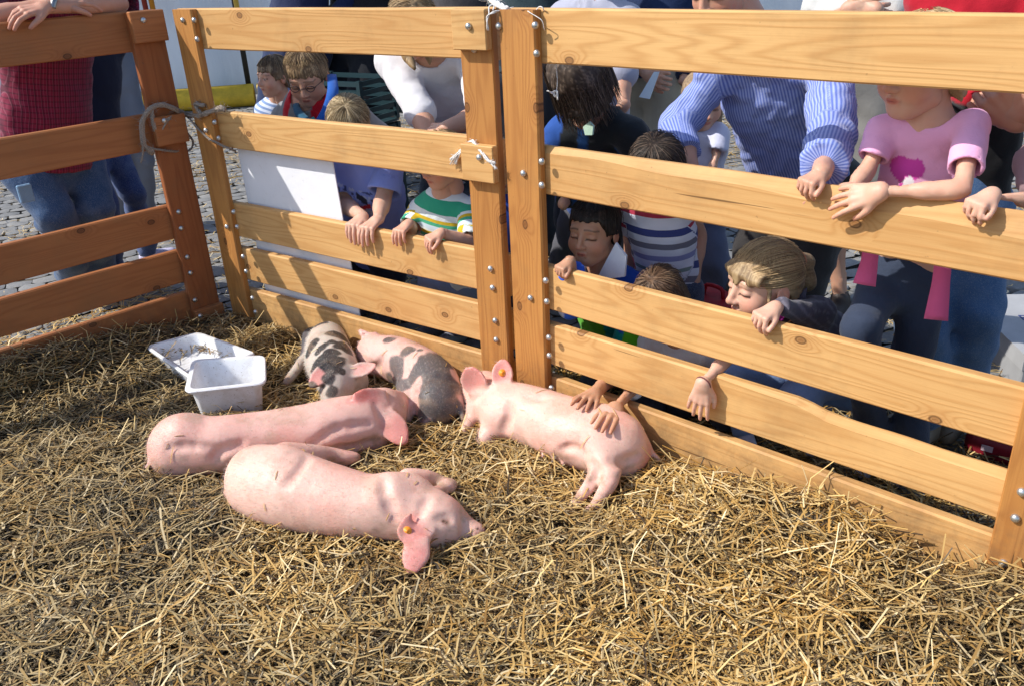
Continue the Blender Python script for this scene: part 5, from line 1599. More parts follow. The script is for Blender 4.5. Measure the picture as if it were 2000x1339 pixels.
H0 = on('C', 1492, 552, .17)
def gshirt(V, st, ax, P_):
    C = np.repeat(np.array([[0.085, 0.078, 0.105]]), len(V), 0)
    w_ = (np.sin(st * 2 * np.pi / 0.022) > 0.75); C[w_] = (0.16, 0.15, 0.19)
    return C
girl = person("blonde girl in dark grey shirt with bun, one arm hanging through the rails", H0, .222, towards(H0, -1.5, -.12), on('C', 1548, 608, .25), on('C', 1668, 745, .50),
              on('C', 1490, 655, .20), on('C', 1600, 612, .28),
              [(on('C', 1428, 690, .09), on('C', 1374, 746, -.035), dict(d=-ZUP * 1.0 - aC * .12 - nC * .08, palm=nC * .9 - aC * .2, L=.118, thumb=1, curl=(6, 10, 8), spread=9, tcurl=4)),
               ((0.3, 0.3, -1), *grip('C', 1486, 618, .108, -.35, (62, 40, 22), 5, 1))],
              [(on('C', 1432, 742, .20), on('C', 1455, 862, .20), unit(-nC * .6 + aC * .8)), (on('C', 1560, 770, .20), on('C', 1600, 880, .35), unit(-nC))],
              SKINP, dict(col=(0.52, 0.36, 0.19), dark=(0.25, 0.16, 0.085), light=(0.58, 0.42, 0.235), front=0.30, side=0.07, back=-0.16, th=0.020, strands=1100, jag=0.09,
                          back_swept=True, locks=[([(x_, .12, .375 - abs(x_) * .42), (x_ * 1.08, .30 - abs(x_) * .2, .325 - abs(x_) * .33), (x_ * 1.15, .405 - abs(x_) * .35, .22 - abs(x_) * .15), (x_ * 1.2, .435 - abs(x_) * .5, .10 + .02 * math.sin(x_ * 40))], [.020, .028, .026, .007]) for x_ in np.linspace(-.30, .31, 22)] + [([(0, -0.46, 0.16), (0.02, -0.58, 0.12)], [0.13, 0.12]), ([(0.03, -0.56, 0.05), (0.0, -0.58, -0.12), (0.02, -0.52, -0.22)], [0.12, 0.13, 0.07]), ([(0.30, 0.10, 0.10), (0.335, 0.14, -0.10), (0.32, 0.10, -0.26)], [0.03, 0.022, 0.012]), ([(-0.30, 0.10, 0.10), (-0.335, 0.14, -0.10), (-0.32, 0.10, -0.26)], [0.03, 0.022, 0.012])], pad=.1),
              dict(col=gshirt, sleeve=(0.85, 1.85), hem=-.02, mat=M_CLOTH), dict(col=(0.22, 0.33, 0.60), mat=M_DENIM), (0.55, 0.55, 0.70), brow=(0.30, 0.20, 0.12), fine=2)
# hair tie, bracelet, flower badge
m = MB(); c0 = girl.Q(0, -0.47, 0.155); ax0 = girl.M @ np.array([0, -1, -.2]); x, y, z = frame_from(ax0)
m.tube([c0 + (x * math.cos(a) + y * math.sin(a)) * .026 for a in np.linspace(0, 2 * math.pi, 15)], .006, 6, False)
m.v = [v - girl.loc for v in m.v]; m.build("hair_tie", simple("tie_orange", (0.55, 0.16, 0.07), 0.6), girl.E, True)
m = MB(); wv = on('C', 1374, 748, -.035); x, y, z = frame_from(wv - girl.A[0][1])
m.tube([wv + (x * math.cos(a) + y * math.sin(a)) * (.0215) for a in np.linspace(0, 2 * math.pi, 19)], .0022, 5, False)
m.v = [v - girl.loc for v in m.v]; m.build("bracelet", simple("cord_brown", (0.16, 0.05, 0.05), 0.7), girl.E, True)
collar(girl, 'collar', [(1502, 632, .15), (1512, 612, .16), (1556, 574, .20), (1576, 562, .22), (1572, 586, .21), (1545, 622, .175), (1522, 640, .155)], 'C', M_CLOTH, (0.075, 0.068, 0.095))
fb = on('C', 1524, 618, .145); x, y, z = frame_from(CO - fb); m = MB()
for k in range(6):
    a0 = k * math.pi / 3; q = fb + (x * math.cos(a0) + y * math.sin(a0)) * .0075
    m.tube([q - z * .002, q + z * .002], .0055, 8)
m.tube([fb - z * .001, fb + z * .004], .005, 8)
m.v = [v - girl.loc for v in m.v]; m.build("flower_badge", simple("badge_magenta", (0.45, 0.03, 0.33), 0.6), girl.E, True)

H0 = on('C', 1800, 128, .20)
def tee(V, st, ax, P_):
    C = np.repeat(np.array([[0.82, 0.40, 0.62]]), len(V), 0)
    fr = ((V - P_.neck) @ (P_.dep if P_.dep @ (CO - P_.neck) > 0 else -P_.dep)) > 0.02
    u = st + 0.020; v = -ax + 0.030
    n_ = fbm(V, 60.0, 3.0, 2) * 0.014
    ring = np.hypot((u + 0.012) / 1.0, v - 0.150 + n_)
    blob = (np.hypot(u + 0.016, v - 0.128) < 0.026 + n_ * .5) | (np.hypot(u - 0.010, v - 0.122) < 0.022 + n_ * .5) | ((np.abs(u - 0.002 - (v - 0.16) * .2) < 0.018) & (v > .13) & (v < 0.215))
    fr &= ~P_.onarm(V)
    C[fr & blob] = (0.62, 0.06, 0.38)
    wh = (np.hypot((u - 0.006) / .8, v - 0.155) < 0.016) | ((np.abs(u + 0.004 + (v - .17) * .45) < 0.006) & (v > .15) & (v < .215))
    C[fr & wh] = (0.82, 0.78, 0.80)
    gr = np.hypot(u + 0.045, (v - 0.222) * 1.6) < 0.022
    C[fr & gr] = (0.35, 0.62, 0.55)
    return C
pink = person("girl in pink tee resting her forearm on the second rail", H0, .215, towards(H0, -.8, -.15), on('C', 1822, 238, .22), on('C', 1768, 548, .33),
              on('C', 1726, 258, .20), on('C', 1898, 248, .20),
              [(on('C', 1694, 334, .14), on('C', 1660, 372, .055), dict(d=-aC * 1 - ZUP * .12 - nC * .25, palm=-ZUP, L=.125, thumb=-1, curl=(14, 15, 10), spread=7)),
               (on('C', 1880, 372, .035), on('C', 1722, 374, -.012), dict(d=-aC * 1 - ZUP * .35 - nC * .10, palm=nC * .75 - ZUP * .45, L=.122, thumb=1, curl=(10, 12, 10), spread=11))],
              [(on('C', 1682, 640, .14), np.array([*(on('C', 1725, 760, .36)[:2]), .075]), None), (on('C', 1780, 690, .32), np.array([*(on('C', 1790, 840, .38)[:2]), .075]), None)],
              SKINP * np.array([1.02, .97, .94]), dict(col=(0.5, 0.36, 0.2), dark=(0.3, 0.2, 0.1), front=0.2, side=-0.1, back=-0.35), dict(col=tee, sleeve=.68, hem=.135, loose=1.15, neck=1.2, h=.0048, wrinkle=.0045), dict(col=(0.030, 0.042, 0.075), cuff=.8), (0.3, 0.3, 0.35), lips=True, girth=.88, fine=2)
for pts in ([(1702, 470, .15), (1698, 510, .14), (1688, 556, .13)], [(1845, 480, .2), (1838, 550, .19), (1828, 624, .18)]):
    strip("sash", pink, [on('C', *q) for q in pts], [.018, .019, .026], .004, M_CLOTH, col=(0.62, 0.10, 0.24))

H0 = on('C', 1412, -42, .42)
man = person("man in blue striped shirt leaning over the pen, head above the top rail", H0, .235, towards(H0, -.8, -.7), on('C', 1490, 85, .50), on('C', 1572, 362, .82),
             on('C', 1408, 135, .46), on('C', 1618, 140, .56),
             [(on('C', 1328, 250, .38), on('C', 1352, 338, .26), None), (on('C', 1628, 268, .36), *grip('C', 1576, 356, .100, -.30, (64, 44, 24), 4, 1))],
             stand('C', 1478, 560, .80, .085), SKIN, dict(col=(0.02, 0.016, 0.015), dark=(0.008, 0.007, 0.007), front=0.25, side=0.0, back=-.25),
             dict(col=(0.12, 0.175, 0.52), sleeve=(1.6, 1.80), hem=-.03, mat=M_PIN, wrinkle=.013, off=.020, h=.0065, loose=1.9), dict(col=(0.035, 0.032, 0.032), off=.02), (0.05, 0.04, 0.035), fine=True)

H0 = on('C', 1284, 338, .16)
tshirt = bands('striped_jersey_boy', [(0, .045, (0.45, 0.04, 0.08)), (.085, .108, (0.045, 0.06, 0.22)), (.135, .158, (0.16, 0.16, 0.22)), (.185, .205, (0.26, 0.27, 0.50)), (.235, .250, (0.20, 0.27, 0.27)), (.272, .286, (0.18, 0.28, 0.38)), (.300, .312, (0.40, 0.06, 0.10))], (0.66, 0.68, 0.80))
person("dark haired boy in multicoloured striped tee, forehead showing over the second rail", H0, .205, towards(H0, -.25, -.75), on('C', 1282, 378, .34), on('C', 1305, 560, .44),
       on('C', 1228, 405, .34), on('C', 1342, 402, .36), [(None, on('C', 1235, 560, .42), None), (None, on('C', 1358, 545, .44), None)], stand('C', 1310, 700, .52, .07), SKIN, dict(col=(0.05, 0.035, 0.026), dark=(0.02, 0.014, 0.011), light=(0.16, 0.11, 0.08), front=0.20, side=0.02, back=-.25), dict(col=(.66, .68, .8), mat=tshirt, sleeve=(.5, 0), hem=-.04, wrinkle=.004, h=.005), dict(col=(0.035, 0.045, 0.085), mat=M_DENIM), (0.2, 0.2, 0.22))

H0 = on('C', 1128, 150, .38)
jk = lambda V, st, ax, P_: np.where(((st > -.02) & (st < .02))[:, None], [[0.01, 0.07, 0.24]], np.where((st < -.08)[:, None], [[0.02, 0.08, 0.33]], np.array([[0.018, 0.022, 0.026]])))
p8 = person("long haired person in dark jacket with blue stripe bending behind the gate posts", H0, .215, towards(H0, -.3, -1.1), on('C', 1150, 228, .52), on('C', 1170, 420, .80),
       on('C', 1096, 262, .50), on('C', 1235, 262, .56), [(None, on('C', 1100, 400, .45), None), (None, on('C', 1240, 390, .48), None)], stand('C', 1130, 560, .85, .1), SKIN, dict(col=(0.105, 0.078, 0.062), dark=(0.040, 0.030, 0.026), light=(0.26, 0.20, 0.16), front=-.50, side=-.60, back=-.55, face=False, th=.085, pad=.2, strands=1000, hang=True,
       locks=[([(0.28, 0.0, 0), (0.30, 0.18, -.3), (0.22, 0.25, -.55)], [.14, .13, .08]), ([(-0.28, 0.0, 0), (-0.30, 0.18, -.3), (-0.22, 0.25, -.55)], [.14, .13, .08]), ([(0, .25, .1), (0, .40, -.2), (0, .40, -.45)], [.2, .14, .07])]),
       dict(col=jk, sleeve=1.9, hem=-.08, off=.016, name='jacket'), dict(col=(0.10, 0.10, 0.12)), (0.1, 0.1, 0.1))
collar(p8, 'collar', [(1140, 248, .36), (1152, 238, .36), (1160, 246, .36), (1158, 264, .36), (1144, 264, .36)], 'C', M_CLOTH, (0.45, 0.62, 0.50))

H0 = on('C', 1165, -90, .95)
p9 = person("person with rolled lilac grey sleeve holding a small black camera", H0, .23, towards(H0, -.2, -.6), on('C', 1160, 0, 1.0), on('C', 1160, 300, 1.05),
       on('C', 1100, 40, 1.0), on('C', 1222, 45, 1.0), [(None, on('C', 1130, 230, .9), None), (on('C', 1212, 150, .72), on('C', 1219, 205, .66), dict(d=-ZUP * .7 - aC * .5, palm=-aC * .8 + ZUP * .2, L=.165, thumb=1, curl=(45, 50, 30), spread=4))], stand('C', 1160, 560, 1.1, .08), SKIN, dict(col=(.11, .07, .04), dark=(.05, .03, .02)),
       dict(col=(0.36, 0.37, 0.46), sleeve=1.12, hem=-.1, off=.02), dict(col=(0.03, 0.035, 0.05)), (0.05, 0.05, 0.05), fine=False)
m = MB(); q = on('C', 1194, 222, .60); Mx = np.eye(4); Mx[:3, 0] = aC; Mx[:3, 1] = nC; Mx[:3, 3] = q
m.box((-.034, -.012, -.026), (.034, .012, .026), Mx, .004); m.tube([q - nC * .012, q - nC * .030], [.018, .016], 14)
m.tube([q + ZUP * .026, q + ZUP * .031], .006, 8)
tag(m.build("compact_camera", simple("black_plastic", (0.012, 0.012, 0.013), 0.35)), "small black camera held up between two visitors behind the pen", "camera")

H0 = on('C', 1282, -150, 1.9)
p10 = person("person in navy jacket and beige trousers holding a pale leaflet", H0, .23, towards(H0, -.2, -.2), on('C', 1282, -75, 1.9), on('C', 1277, 155, 1.9), on('C', 1222, -40, 1.9), on('C', 1340, -40, 1.9),
       [(on('C', 1215, 80, 1.85), on('C', 1262, 145, 1.65), dict(d=aC * .8 - ZUP * .2, palm=nC - ZUP * .2, L=.17, thumb=-1, curl=(40, 45, 30), spread=4)), (None, on('C', 1335, 160, 1.8), None)], stand('C', 1277, 320, 1.9, .11), SKIN, dict(col=(.09, .055, .035), dark=(.04, .025, .018)), dict(col=(0.018, 0.035, 0.10), sleeve=1.9, hem=-.04, off=.02, name='jacket'), dict(col=(0.46, 0.41, 0.31), off=.02), (0.15, 0.1, 0.07), fine=False)
V = np.array([on('C', 1277, 141, 1.60), on('C', 1287, 141, 1.60), on('C', 1268, 194, 1.56), on('C', 1248, 190, 1.56)])
m = MB(); m.add(np.concatenate([V, V + nC * .006]), [[0, 1, 2, 3], [7, 6, 5, 4], [0, 4, 5, 1], [1, 5, 6, 2], [2, 6, 7, 3], [3, 7, 4, 0]])
tag(m.build("leaflet", simple("pale_paper", (0.62, 0.74, 0.84), 0.7)), "pale blue folded leaflet held against beige trousers", "leaflet")

H0 = on('C', 1372, 195, .98)
person("girl in lilac white tee with long fair hair under the man's arm", H0, .20, towards(H0, .35, -.35), on('C', 1372, 248, 1.0), on('C', 1368, 400, 1.02), on('C', 1332, 268, .98), on('C', 1408, 264, 1.0),
       [(None, on('C', 1322, 385, .95), None), (on('C', 1394, 318, .95), on('C', 1380, 372, .9), None)], stand('C', 1424, 560, 1.05, .03), SKINP, dict(col=(0.36, 0.25, 0.15), dark=(0.16, 0.11, 0.07), light=(0.55, 0.4, 0.24), front=.2, side=-.4, back=-.5, pad=.2, locks=[([(0.26, .05, 0), (0.30, .12, -.4), (0.26, .2, -.75)], [.11, .10, .05]), ([(-0.26, .05, 0), (-0.30, .12, -.4), (-0.26, .2, -.75)], [.11, .10, .05])]), dict(col=(0.62, 0.64, 0.80), sleeve=.55, hem=-.06), dict(col=(0.1, 0.12, 0.2)), (0.3, 0.3, 0.3), fine=False)

H0 = on('C', 1670, -150, 1.5)
def cargo(V, st, ax, P_):
    C = np.repeat(np.array([[0.17, 0.165, 0.155]]), len(V), 0)
    return C
p14 = person("person in grey cargo trousers and white tee standing beyond the striped shirt", H0, .23, towards(H0, 0, -.3), on('C', 1670, -70, 1.5), on('C', 1678, 180, 1.5), on('C', 1605, -25, 1.5), on('C', 1742, -25, 1.5),
       [(on('C', 1590, 60, 1.5), on('C', 1655, 18, 1.25), dict(d=aC * .9, palm=nC, L=.17, thumb=-1, curl=(30, 40, 20), spread=3)), (on('C', 1760, 55, 1.5), on('C', 1712, 20, 1.25), dict(d=-aC * .9, palm=nC, L=.17, thumb=1, curl=(30, 40, 20), spread=3))],
       [(None, np.array([*(on('C', 1652, 525, 1.32)[:2]), .075]), -nC - aC * .2), (None, np.array([*(on('C', 1718, 525, 1.45)[:2]), .075]), -nC)], SKIN, dict(col=(.09, .055, .035), dark=(.04, .025, .018)), dict(col=(0.62, 0.62, 0.60), sleeve=.7, hem=-.05, off=.02), dict(col=cargo, off=.026, len=.56, name='shorts'), (0.06, 0.045, 0.04), fine=False)

H0 = on('C', 1930, -160, .62)
p16 = person("adult in red top and blue jeans with clasped hands at the right edge", H0, .23, towards(H0, -.3, -.6), on('C', 1925, -60, .60), on('C', 1858, 400, .62), on('C', 1820, -10, .58), on('C', 2040, 10, .62),
       [(on('C', 1880, 170, .50), on('C', 1962, 232, .36), dict(d=aC * .5 + ZUP * .6 - nC * .2, palm=aC * .3 + nC * .8, L=.165, thumb=-1, curl=(50, 55, 30), spread=3)), (on('C', 2060, 200, .52), on('C', 1990, 240, .36), dict(d=-aC * .5 + ZUP * .6 - nC * .2, palm=nC * .8 - aC * .3, L=.165, thumb=1, curl=(50, 55, 30), spread=3))],
       [(on('C', 1800, 640, .46), on('C', 1810, 840, .60), -nC), (on('C', 1902, 610, .55), on('C', 1866, 840, .72), -nC)], SKIN, dict(col=(.11, .07, .04), dark=(.05, .03, .02)),
       dict(col=lambda V, st, ax, P_: np.where((-ax < .285)[:, None], [[0.42, 0.008, 0.022]], [[0.010, 0.010, 0.012]]), sleeve=(1.5, 1.5), hem=-.02, off=.018), dict(col=(0.055, 0.13, 0.28), mat=M_DENIM, off=.014), (0.2, 0.15, 0.1), fine=True)
H0 = on('C', 2090, 200, .25)
person("child at the right edge with small hand gripping the second rail", H0, .20, towards(H0, -.3, -.4), on('C', 2095, 285, .28), on('C', 2160, 560, .36), on('C', 2015, 318, .26), on('C', 2180, 320, .28),
       [(on('C', 2040, 398, .15), *grip('C', 1906, 398, .100, -.40, (62, 38, 20), 4, 1)), (None, on('C', 2215, 560, .34), None)], stand('C', 2180, 800, .4, .05), SKINP, dict(col=(0.3, 0.2, 0.12)), dict(col=(0.30, 0.20, 0.22), sleeve=.7, hem=-.05), dict(col=(0.06, 0.08, 0.16)), (0.3, 0.3, 0.3), fine=False)

# ---------- behind the middle panel
H0 = on('B', 682, 246, .15)
def blue_tee(V, st, ax, P_):
    C = np.repeat(np.array([[0.23, 0.29, 0.66]]), len(V), 0)
    fr = ((V - P_.neck) @ (P_.dep if P_.dep @ (CO - P_.neck) > 0 else -P_.dep)) > 0.02
    fr &= ~P_.onarm(V)
    u, v = st, -ax
    nz = fbm(V, 70.0, 5.0, 2)
    C[fr & (np.abs(u) < .075) & (v > .10) & (v < .21) & (nz > .60)] = (0.42, 0.46, 0.66)
    C[fr & (np.abs(u) < .075) & (v > .10) & (v < .21) & (nz < .36)] = (0.05, 0.06, 0.16)
    C[fr & (np.abs(u - .035) < .03) & (np.abs(v - .175 + (u - .035) * .5) < .010)] = (0.50, 0.02, 0.04)
    C[fr & (np.abs(u - .030) < .022) & (np.abs(v - .135 - (u - .03) * .6) < .013)] = (0.03, 0.03, 0.05)
    return C
bl = person("fair haired child in blue printed tee with both hands over the third rail", H0, .20, towards(H0, -.05, -.95), on('B', 712, 300, .20), on('B', 735, 470, .33), on('B', 660, 322, .21), on('B', 765, 318, .23),
            [(on('B', 672, 400, .15), *grip('B', 690, 441, .135, .15, (52, 18, 8), 7, 1)), (on('B', 748, 390, .15), *grip('B', 717, 446, .135, .0, (50, 18, 8), 8, -1))],
            stand('B', 745, 640, .36, .08), SKINP * .98, dict(col=(0.40, 0.30, 0.17), dark=(0.22, 0.155, 0.085), light=(0.66, 0.53, 0.34), front=0.05, side=-.12, back=-.32, strands=700), dict(col=blue_tee, sleeve=.80, hem=-.07, h=.005, wrinkle=.004, loose=2.2), dict(col=(0.030, 0.036, 0.055)), (0.1, 0.1, 0.12))
H0 = on('B', 862, 312, .16)
polo = bands('striped_pique', [(-.03, .018, (0.03, 0.33, 0.20)), (.040, .052, (0.62, 0.42, 0.02)), (.052, .064, (0.06, 0.38, 0.22)), (.064, .080, (0.60, 0.72, 0.80)), (.088, .100, (0.62, 0.42, 0.02)), (.100, .112, (0.06, 0.38, 0.22)), (.112, .126, (0.60, 0.72, 0.80)), (.134, .146, (0.62, 0.42, 0.02)), (.146, .160, (0.06, 0.38, 0.22)), (.180, .192, (0.62, 0.42, 0.02)), (.192, .208, (0.06, 0.38, 0.22))], (0.70, 0.75, 0.76))
td = person("toddler in green, yellow and white striped polo shirt holding the third rail", H0, .185, towards(H0, -1.1, -.30), on('B', 868, 392, .20), on('B', 880, 545, .26), on('B', 822, 414, .20), on('B', 918, 412, .21),
            [(on('B', 800, 448, .12), *grip('B', 780, 452, .110, -.05, (54, 24, 10), 8, -1)), (on('B', 918, 478, .12), *grip('B', 838, 467, .105, -.45, (58, 30, 14), 6, 1))],
            stand('B', 875, 690, .30, .06), SKINP * np.array([1.0, .92, .88]), dict(col=(0.45, 0.30, 0.16), front=.2, side=-.05, back=-.3), dict(col=(.7, .75, .76), mat=polo, sleeve=.85, hem=-.05, h=.0045, wrinkle=.004, neck=.72), dict(col=(0.22, 0.29, 0.50), mat=M_DENIM), (0.25, 0.25, 0.3))
H0 = on('B', 600, 148, .40)
def scout(V, st, ax, P_):
    C = np.repeat(np.array([[0.24, 0.235, 0.245]]), len(V), 0)
    C[(np.abs(st) > .058) & (np.abs(st) < .105)] = (0.50, 0.006, 0.018)
    fr = (np.abs(st) < .058)
    C[fr & (-ax < .14)] = (0.20, 0.20, 0.205)
    return C
sc = person("boy with glasses in red vest and blue green neckerchief", H0, .222, towards(H0, -.35, -.50), on('B', 616, 208, .46), on('B', 640, 410, .52), on('B', 560, 236, .46), on('B', 692, 230, .48),
            [(None, on('B', 570, 420, .45), None), (None, on('B', 700, 410, .48), None)], stand('B', 640, 640, .55, .09), SKIN, dict(col=(0.26, 0.17, 0.095), dark=(0.11, 0.07, 0.04), light=(0.50, 0.36, 0.20), front=.155, side=-.02, back=-.25, strands=500), dict(col=scout, sleeve=.9, hem=-.05), dict(col=(0.03, 0.035, 0.05)), (0.1, 0.1, 0.1), brow=(.15, .09, .05), fine=2)
strip("neckerchief", sc, [on('B', 578, 205, .37), on('B', 584, 222, .32), on('B', 600, 240, .29), on('B', 612, 254, .28)], [.013, .017, .02, .02], .005, M_CLOTH, col=(0.015, 0.09, 0.16))
strip("neckerchief", sc, [on('B', 648, 148, .44), on('B', 650, 180, .36), on('B', 640, 215, .31), on('B', 622, 246, .28)], [.018, .022, .022, .02], .005, M_CLOTH, col=(0.015, 0.10, 0.42))
strip("neckerchief", sc, [on('B', 606, 236, .275), on('B', 616, 246, .27), on('B', 632, 248, .275)], [.02, .016, .02], .006, M_CLOTH, col=(0.0, 0.26, 0.26))
def glasses(P_, col=(0.06, 0.04, 0.04)):
    m = MB()
    for s in (-1, 1):
        m.tube([P_.Q(s * .142 + .085 * math.cos(a), .425 - .03 * abs(math.cos(a)), -.012 + .058 * math.sin(a)) for a in np.linspace(0, 2 * math.pi, 17)], .0016, 5, False)
        m.tube([P_.Q(s * .226, .40, 0), P_.Q(s * .345, .15, 0), P_.Q(s * .36, -.03, -.01)], .0015, 5)
    m.tube([P_.Q(-.058, .43, 0), P_.Q(0, .445, .012), P_.Q(.058, .43, 0)], .0016, 5)
    m.v = [v - P_.loc for v in m.v]
    m.build("glasses", simple("frame_brown", col, 0.3), P_.E, True)
glasses(sc)
H0 = on('B', 535, 150, .75)
person("small boy in pale blue striped tee looking away to the left", H0, .185, towards(H0, -1.6, -.05), on('B', 546, 194, .80), on('B', 552, 400, .82), on('B', 516, 218, .78), on('B', 594, 214, .86),
       [(None, on('B', 505, 380, .75), None), (None, on('B', 612, 370, .85), None)], stand('B', 552, 560, .85, .08), SKINP, dict(col=(0.20, 0.14, 0.085), dark=(0.09, 0.06, 0.04), light=(0.40, 0.30, 0.18), front=.14, side=-.06, back=-.30, strands=400), dict(col=(0.60, 0.68, 0.86), sleeve=.6, hem=-.06, mat=M_HST, wrinkle=.004), dict(col=(0.05, 0.07, 0.15)), (0.3, 0.3, 0.3), look='open')
H0 = on('B', 806, 50, .40)
wm = person("woman in white long sleeved top bending over the second rail", H0, .225, towards(H0, .15, -1.3), on('B', 845, 98, .50), on('B', 905, 305, .90), on('B', 768, 122, .46), on('B', 930, 128, .54),
            [(on('B', 822, 222, .36), on('B', 840, 285, .26), None), (on('B', 945, 225, .38), on('B', 872, 252, .20), dict(d=-aB * .9 - ZUP * .25, palm=nB * .5 - ZUP * .6, L=.16, thumb=1, curl=(35, 40, 20), spread=4))],
            stand('B', 900, 520, 1.0, .11), SKIN, dict(col=(0.36, 0.24, 0.12), dark=(0.2, 0.13, 0.07), light=(0.62, 0.45, 0.25), front=.2, side=-.3, back=-.4, pad=.3, strands=500, locks=[([(0.2, .25, -.1), (0.16, .5, -.1), (0.10, .75, -.02)], [.10, .09, .04]), ([(-0.2, .25, -.1), (-0.2, .45, -.2), (-.2, .55, -.25)], [.10, .07, .03])]),
            dict(col=(0.70, 0.69, 0.73), sleeve=(1.12, 1.15), hem=-.02, wrinkle=.008), dict(col=(0.05, 0.07, 0.09), mat=M_DENIM), (0.1, 0.1, 0.1))
H0 = on('B', 985, 318, .42)
person("child in blue jacket with red front, mostly hidden behind the gate post", H0, .19, towards(H0, -.2, -.4), on('B', 985, 372, .45), on('B', 985, 520, .48), on('B', 938, 392, .45), on('B', 1030, 388, .48),
       [(None, on('B', 930, 500, .42), None), (None, on('B', 1035, 500, .45), None)], stand('B', 985, 640, .5, .05), SKINP, dict(col=(.2, .13, .07)), dict(col=lambda V, st, ax, P_: np.where((st < -.02)[:, None] & (st > -.075)[:, None], [[0.50, 0.008, 0.02]], [[0.02, 0.07, 0.40]]), sleeve=1.9, hem=-.05, name='jacket'), dict(col=(0.04, 0.05, 0.1)), (0.2, 0.2, 0.2), fine=False)
# people further back, seen from the waist down or only above the top rail
H0 = on('B', 752, -60, 2.3)
def skirt(V, st, ax, P_): return np.repeat(np.array([[0.045, 0.062, 0.058]]), len(V), 0)
person("bare legged person in dark green skirt beside the straw bale", H0, .23, towards(H0, 0, -.2), on('B', 752, -10, 2.3), on('B', 754, 118, 2.3), on('B', 722, 5, 2.3), on('B', 790, 5, 2.3),
       [(None, on('B', 712, 110, 2.3), None), (None, on('B', 800, 110, 2.3), None)], stand('B', 754, 250, 2.3, .075), np.array([.36, .27, .22]), dict(col=(.2, .13, .08)), dict(col=(0.05, 0.06, 0.07), sleeve=1.8, hem=-.05), dict(col=skirt, len=.42, off=.035, name='skirt'), (0.16, 0.14, 0.12), fine=False)
for lab, x_, top, off_, c1, c2, w_ in (("person in dark blue coat standing behind the scout, cut off by the top rail", 584, -210, 1.7, (0.012, 0.022, 0.075), (0.015, 0.03, 0.09), 46),
                                       ("person in black trousers standing left of the fair hair at the top rail", 715, -230, 2.0, (0.015, 0.015, 0.02), (0.012, 0.014, 0.02), 62),
                                       ("person in dark teal jacket between the two gate posts, above the top rail", 1035, -190, 1.3, (0.03, 0.055, 0.065), (0.02, 0.022, 0.03), 70),
                                       ("person in dark grey jacket above the twine knot on the gate post", 905, -200, 1.8, (0.06, 0.055, 0.06), (0.03, 0.03, 0.035), 62)):
    pl = 'B' if x_ < 1000 else 'C'
    H0 = on(pl, x_, top, off_)
    person(lab, H0, .23, towards(H0, 0, -.3), on(pl, x_, top + 85, off_), on(pl, x_, top + 290, off_), on(pl, x_ - w_, top + 115, off_), on(pl, x_ + w_, top + 115, off_), [(None, on(pl, x_ - w_ - 10, top + 280, off_ - .05), None), (None, on(pl, x_ + w_ + 10, top + 280, off_ - .05), None)],
           stand(pl, x_, 400, off_, .1), SKIN, dict(col=(.08, .05, .03)), dict(col=c1, sleeve=1.9, hem=-.08, off=.02, name='jacket'), dict(col=c2, off=.02), (0.03, 0.03, 0.03), fine=False)
# ---------- behind the left panel
H0 = on('A', 70, -190, .32)
plaid = lambda V, st, ax, P_: np.repeat(np.array([[0.20, 0.012, 0.045]]), len(V), 0)
pl_ = person("person in dark red plaid shirt and jeans leaning folded arms on the left panel", H0, .23, towards(H0, .6, -.5), on('A', 80, -55, .34), on('A', 100, 318, .42), on('A', -25, -10, .32), on('A', 195, -20, .40),
       [(on('A', -60, 42, .10), on('A', 110, 6, .02), dict(d=aA * 1 + nA * .1, palm=-ZUP + nA * .3, L=.16, thumb=-1, curl=(15, 20, 12), spread=4)), (on('A', 234, 8, .06), on('A', 92, 14, -.01), dict(d=-aA * 1 - ZUP * .12, palm=-ZUP * .9 + nA * .3, L=.16, thumb=1, curl=(20, 25, 12), spread=4))],
       [(on('A', 104, 412, .30), np.array([*(gz(150, 556, .07)[:2]), .075]), -aA * .9 - nA * .3), (on('A', 184, 400, .36), np.array([*(gz(196, 540, .07)[:2]), .075]), -nA)], SKIN * np.array([.9, .82, .82]), dict(col=(.1, .06, .04), strands=0), dict(col=plaid, sleeve=(.9, .9), hem=-.01, mat=M_PLAID, off=.034), dict(col=(0.024, 0.070, 0.175), mat=M_DENIM, off=.012, cuff=.8), (0.55, 0.52, 0.66), fine=True, girth=.68)
strip("watch", pl_, [on('A', 104, 16, -.030), on('A', 106, 2, -.025), on('A', 110, -8, -.01)], .009, .004, simple("watch_steel", (0.25, 0.25, 0.26), 0.3, 0.5, 0.8))
cs = on('A', 50, 378, .22)
m = MB(); Mx = np.eye(4); Mx[:3, 0] = aA; Mx[:3, 1] = nA; Mx[:3, 3] = cs
m.box((-.026, -.008, -.034), (.026, .008, .034), Mx, .004); m.v = [v - pl_.loc for v in m.v]
m.build("pocket_flap", M_DENIM, pl_.E).data.attributes.new('Col', 'FLOAT_COLOR', 'POINT').data.foreach_set("color", np.tile(np.array([.16, .30, .48, 1], np.float32), 24))
H0 = on('A', 205, -170, .75)
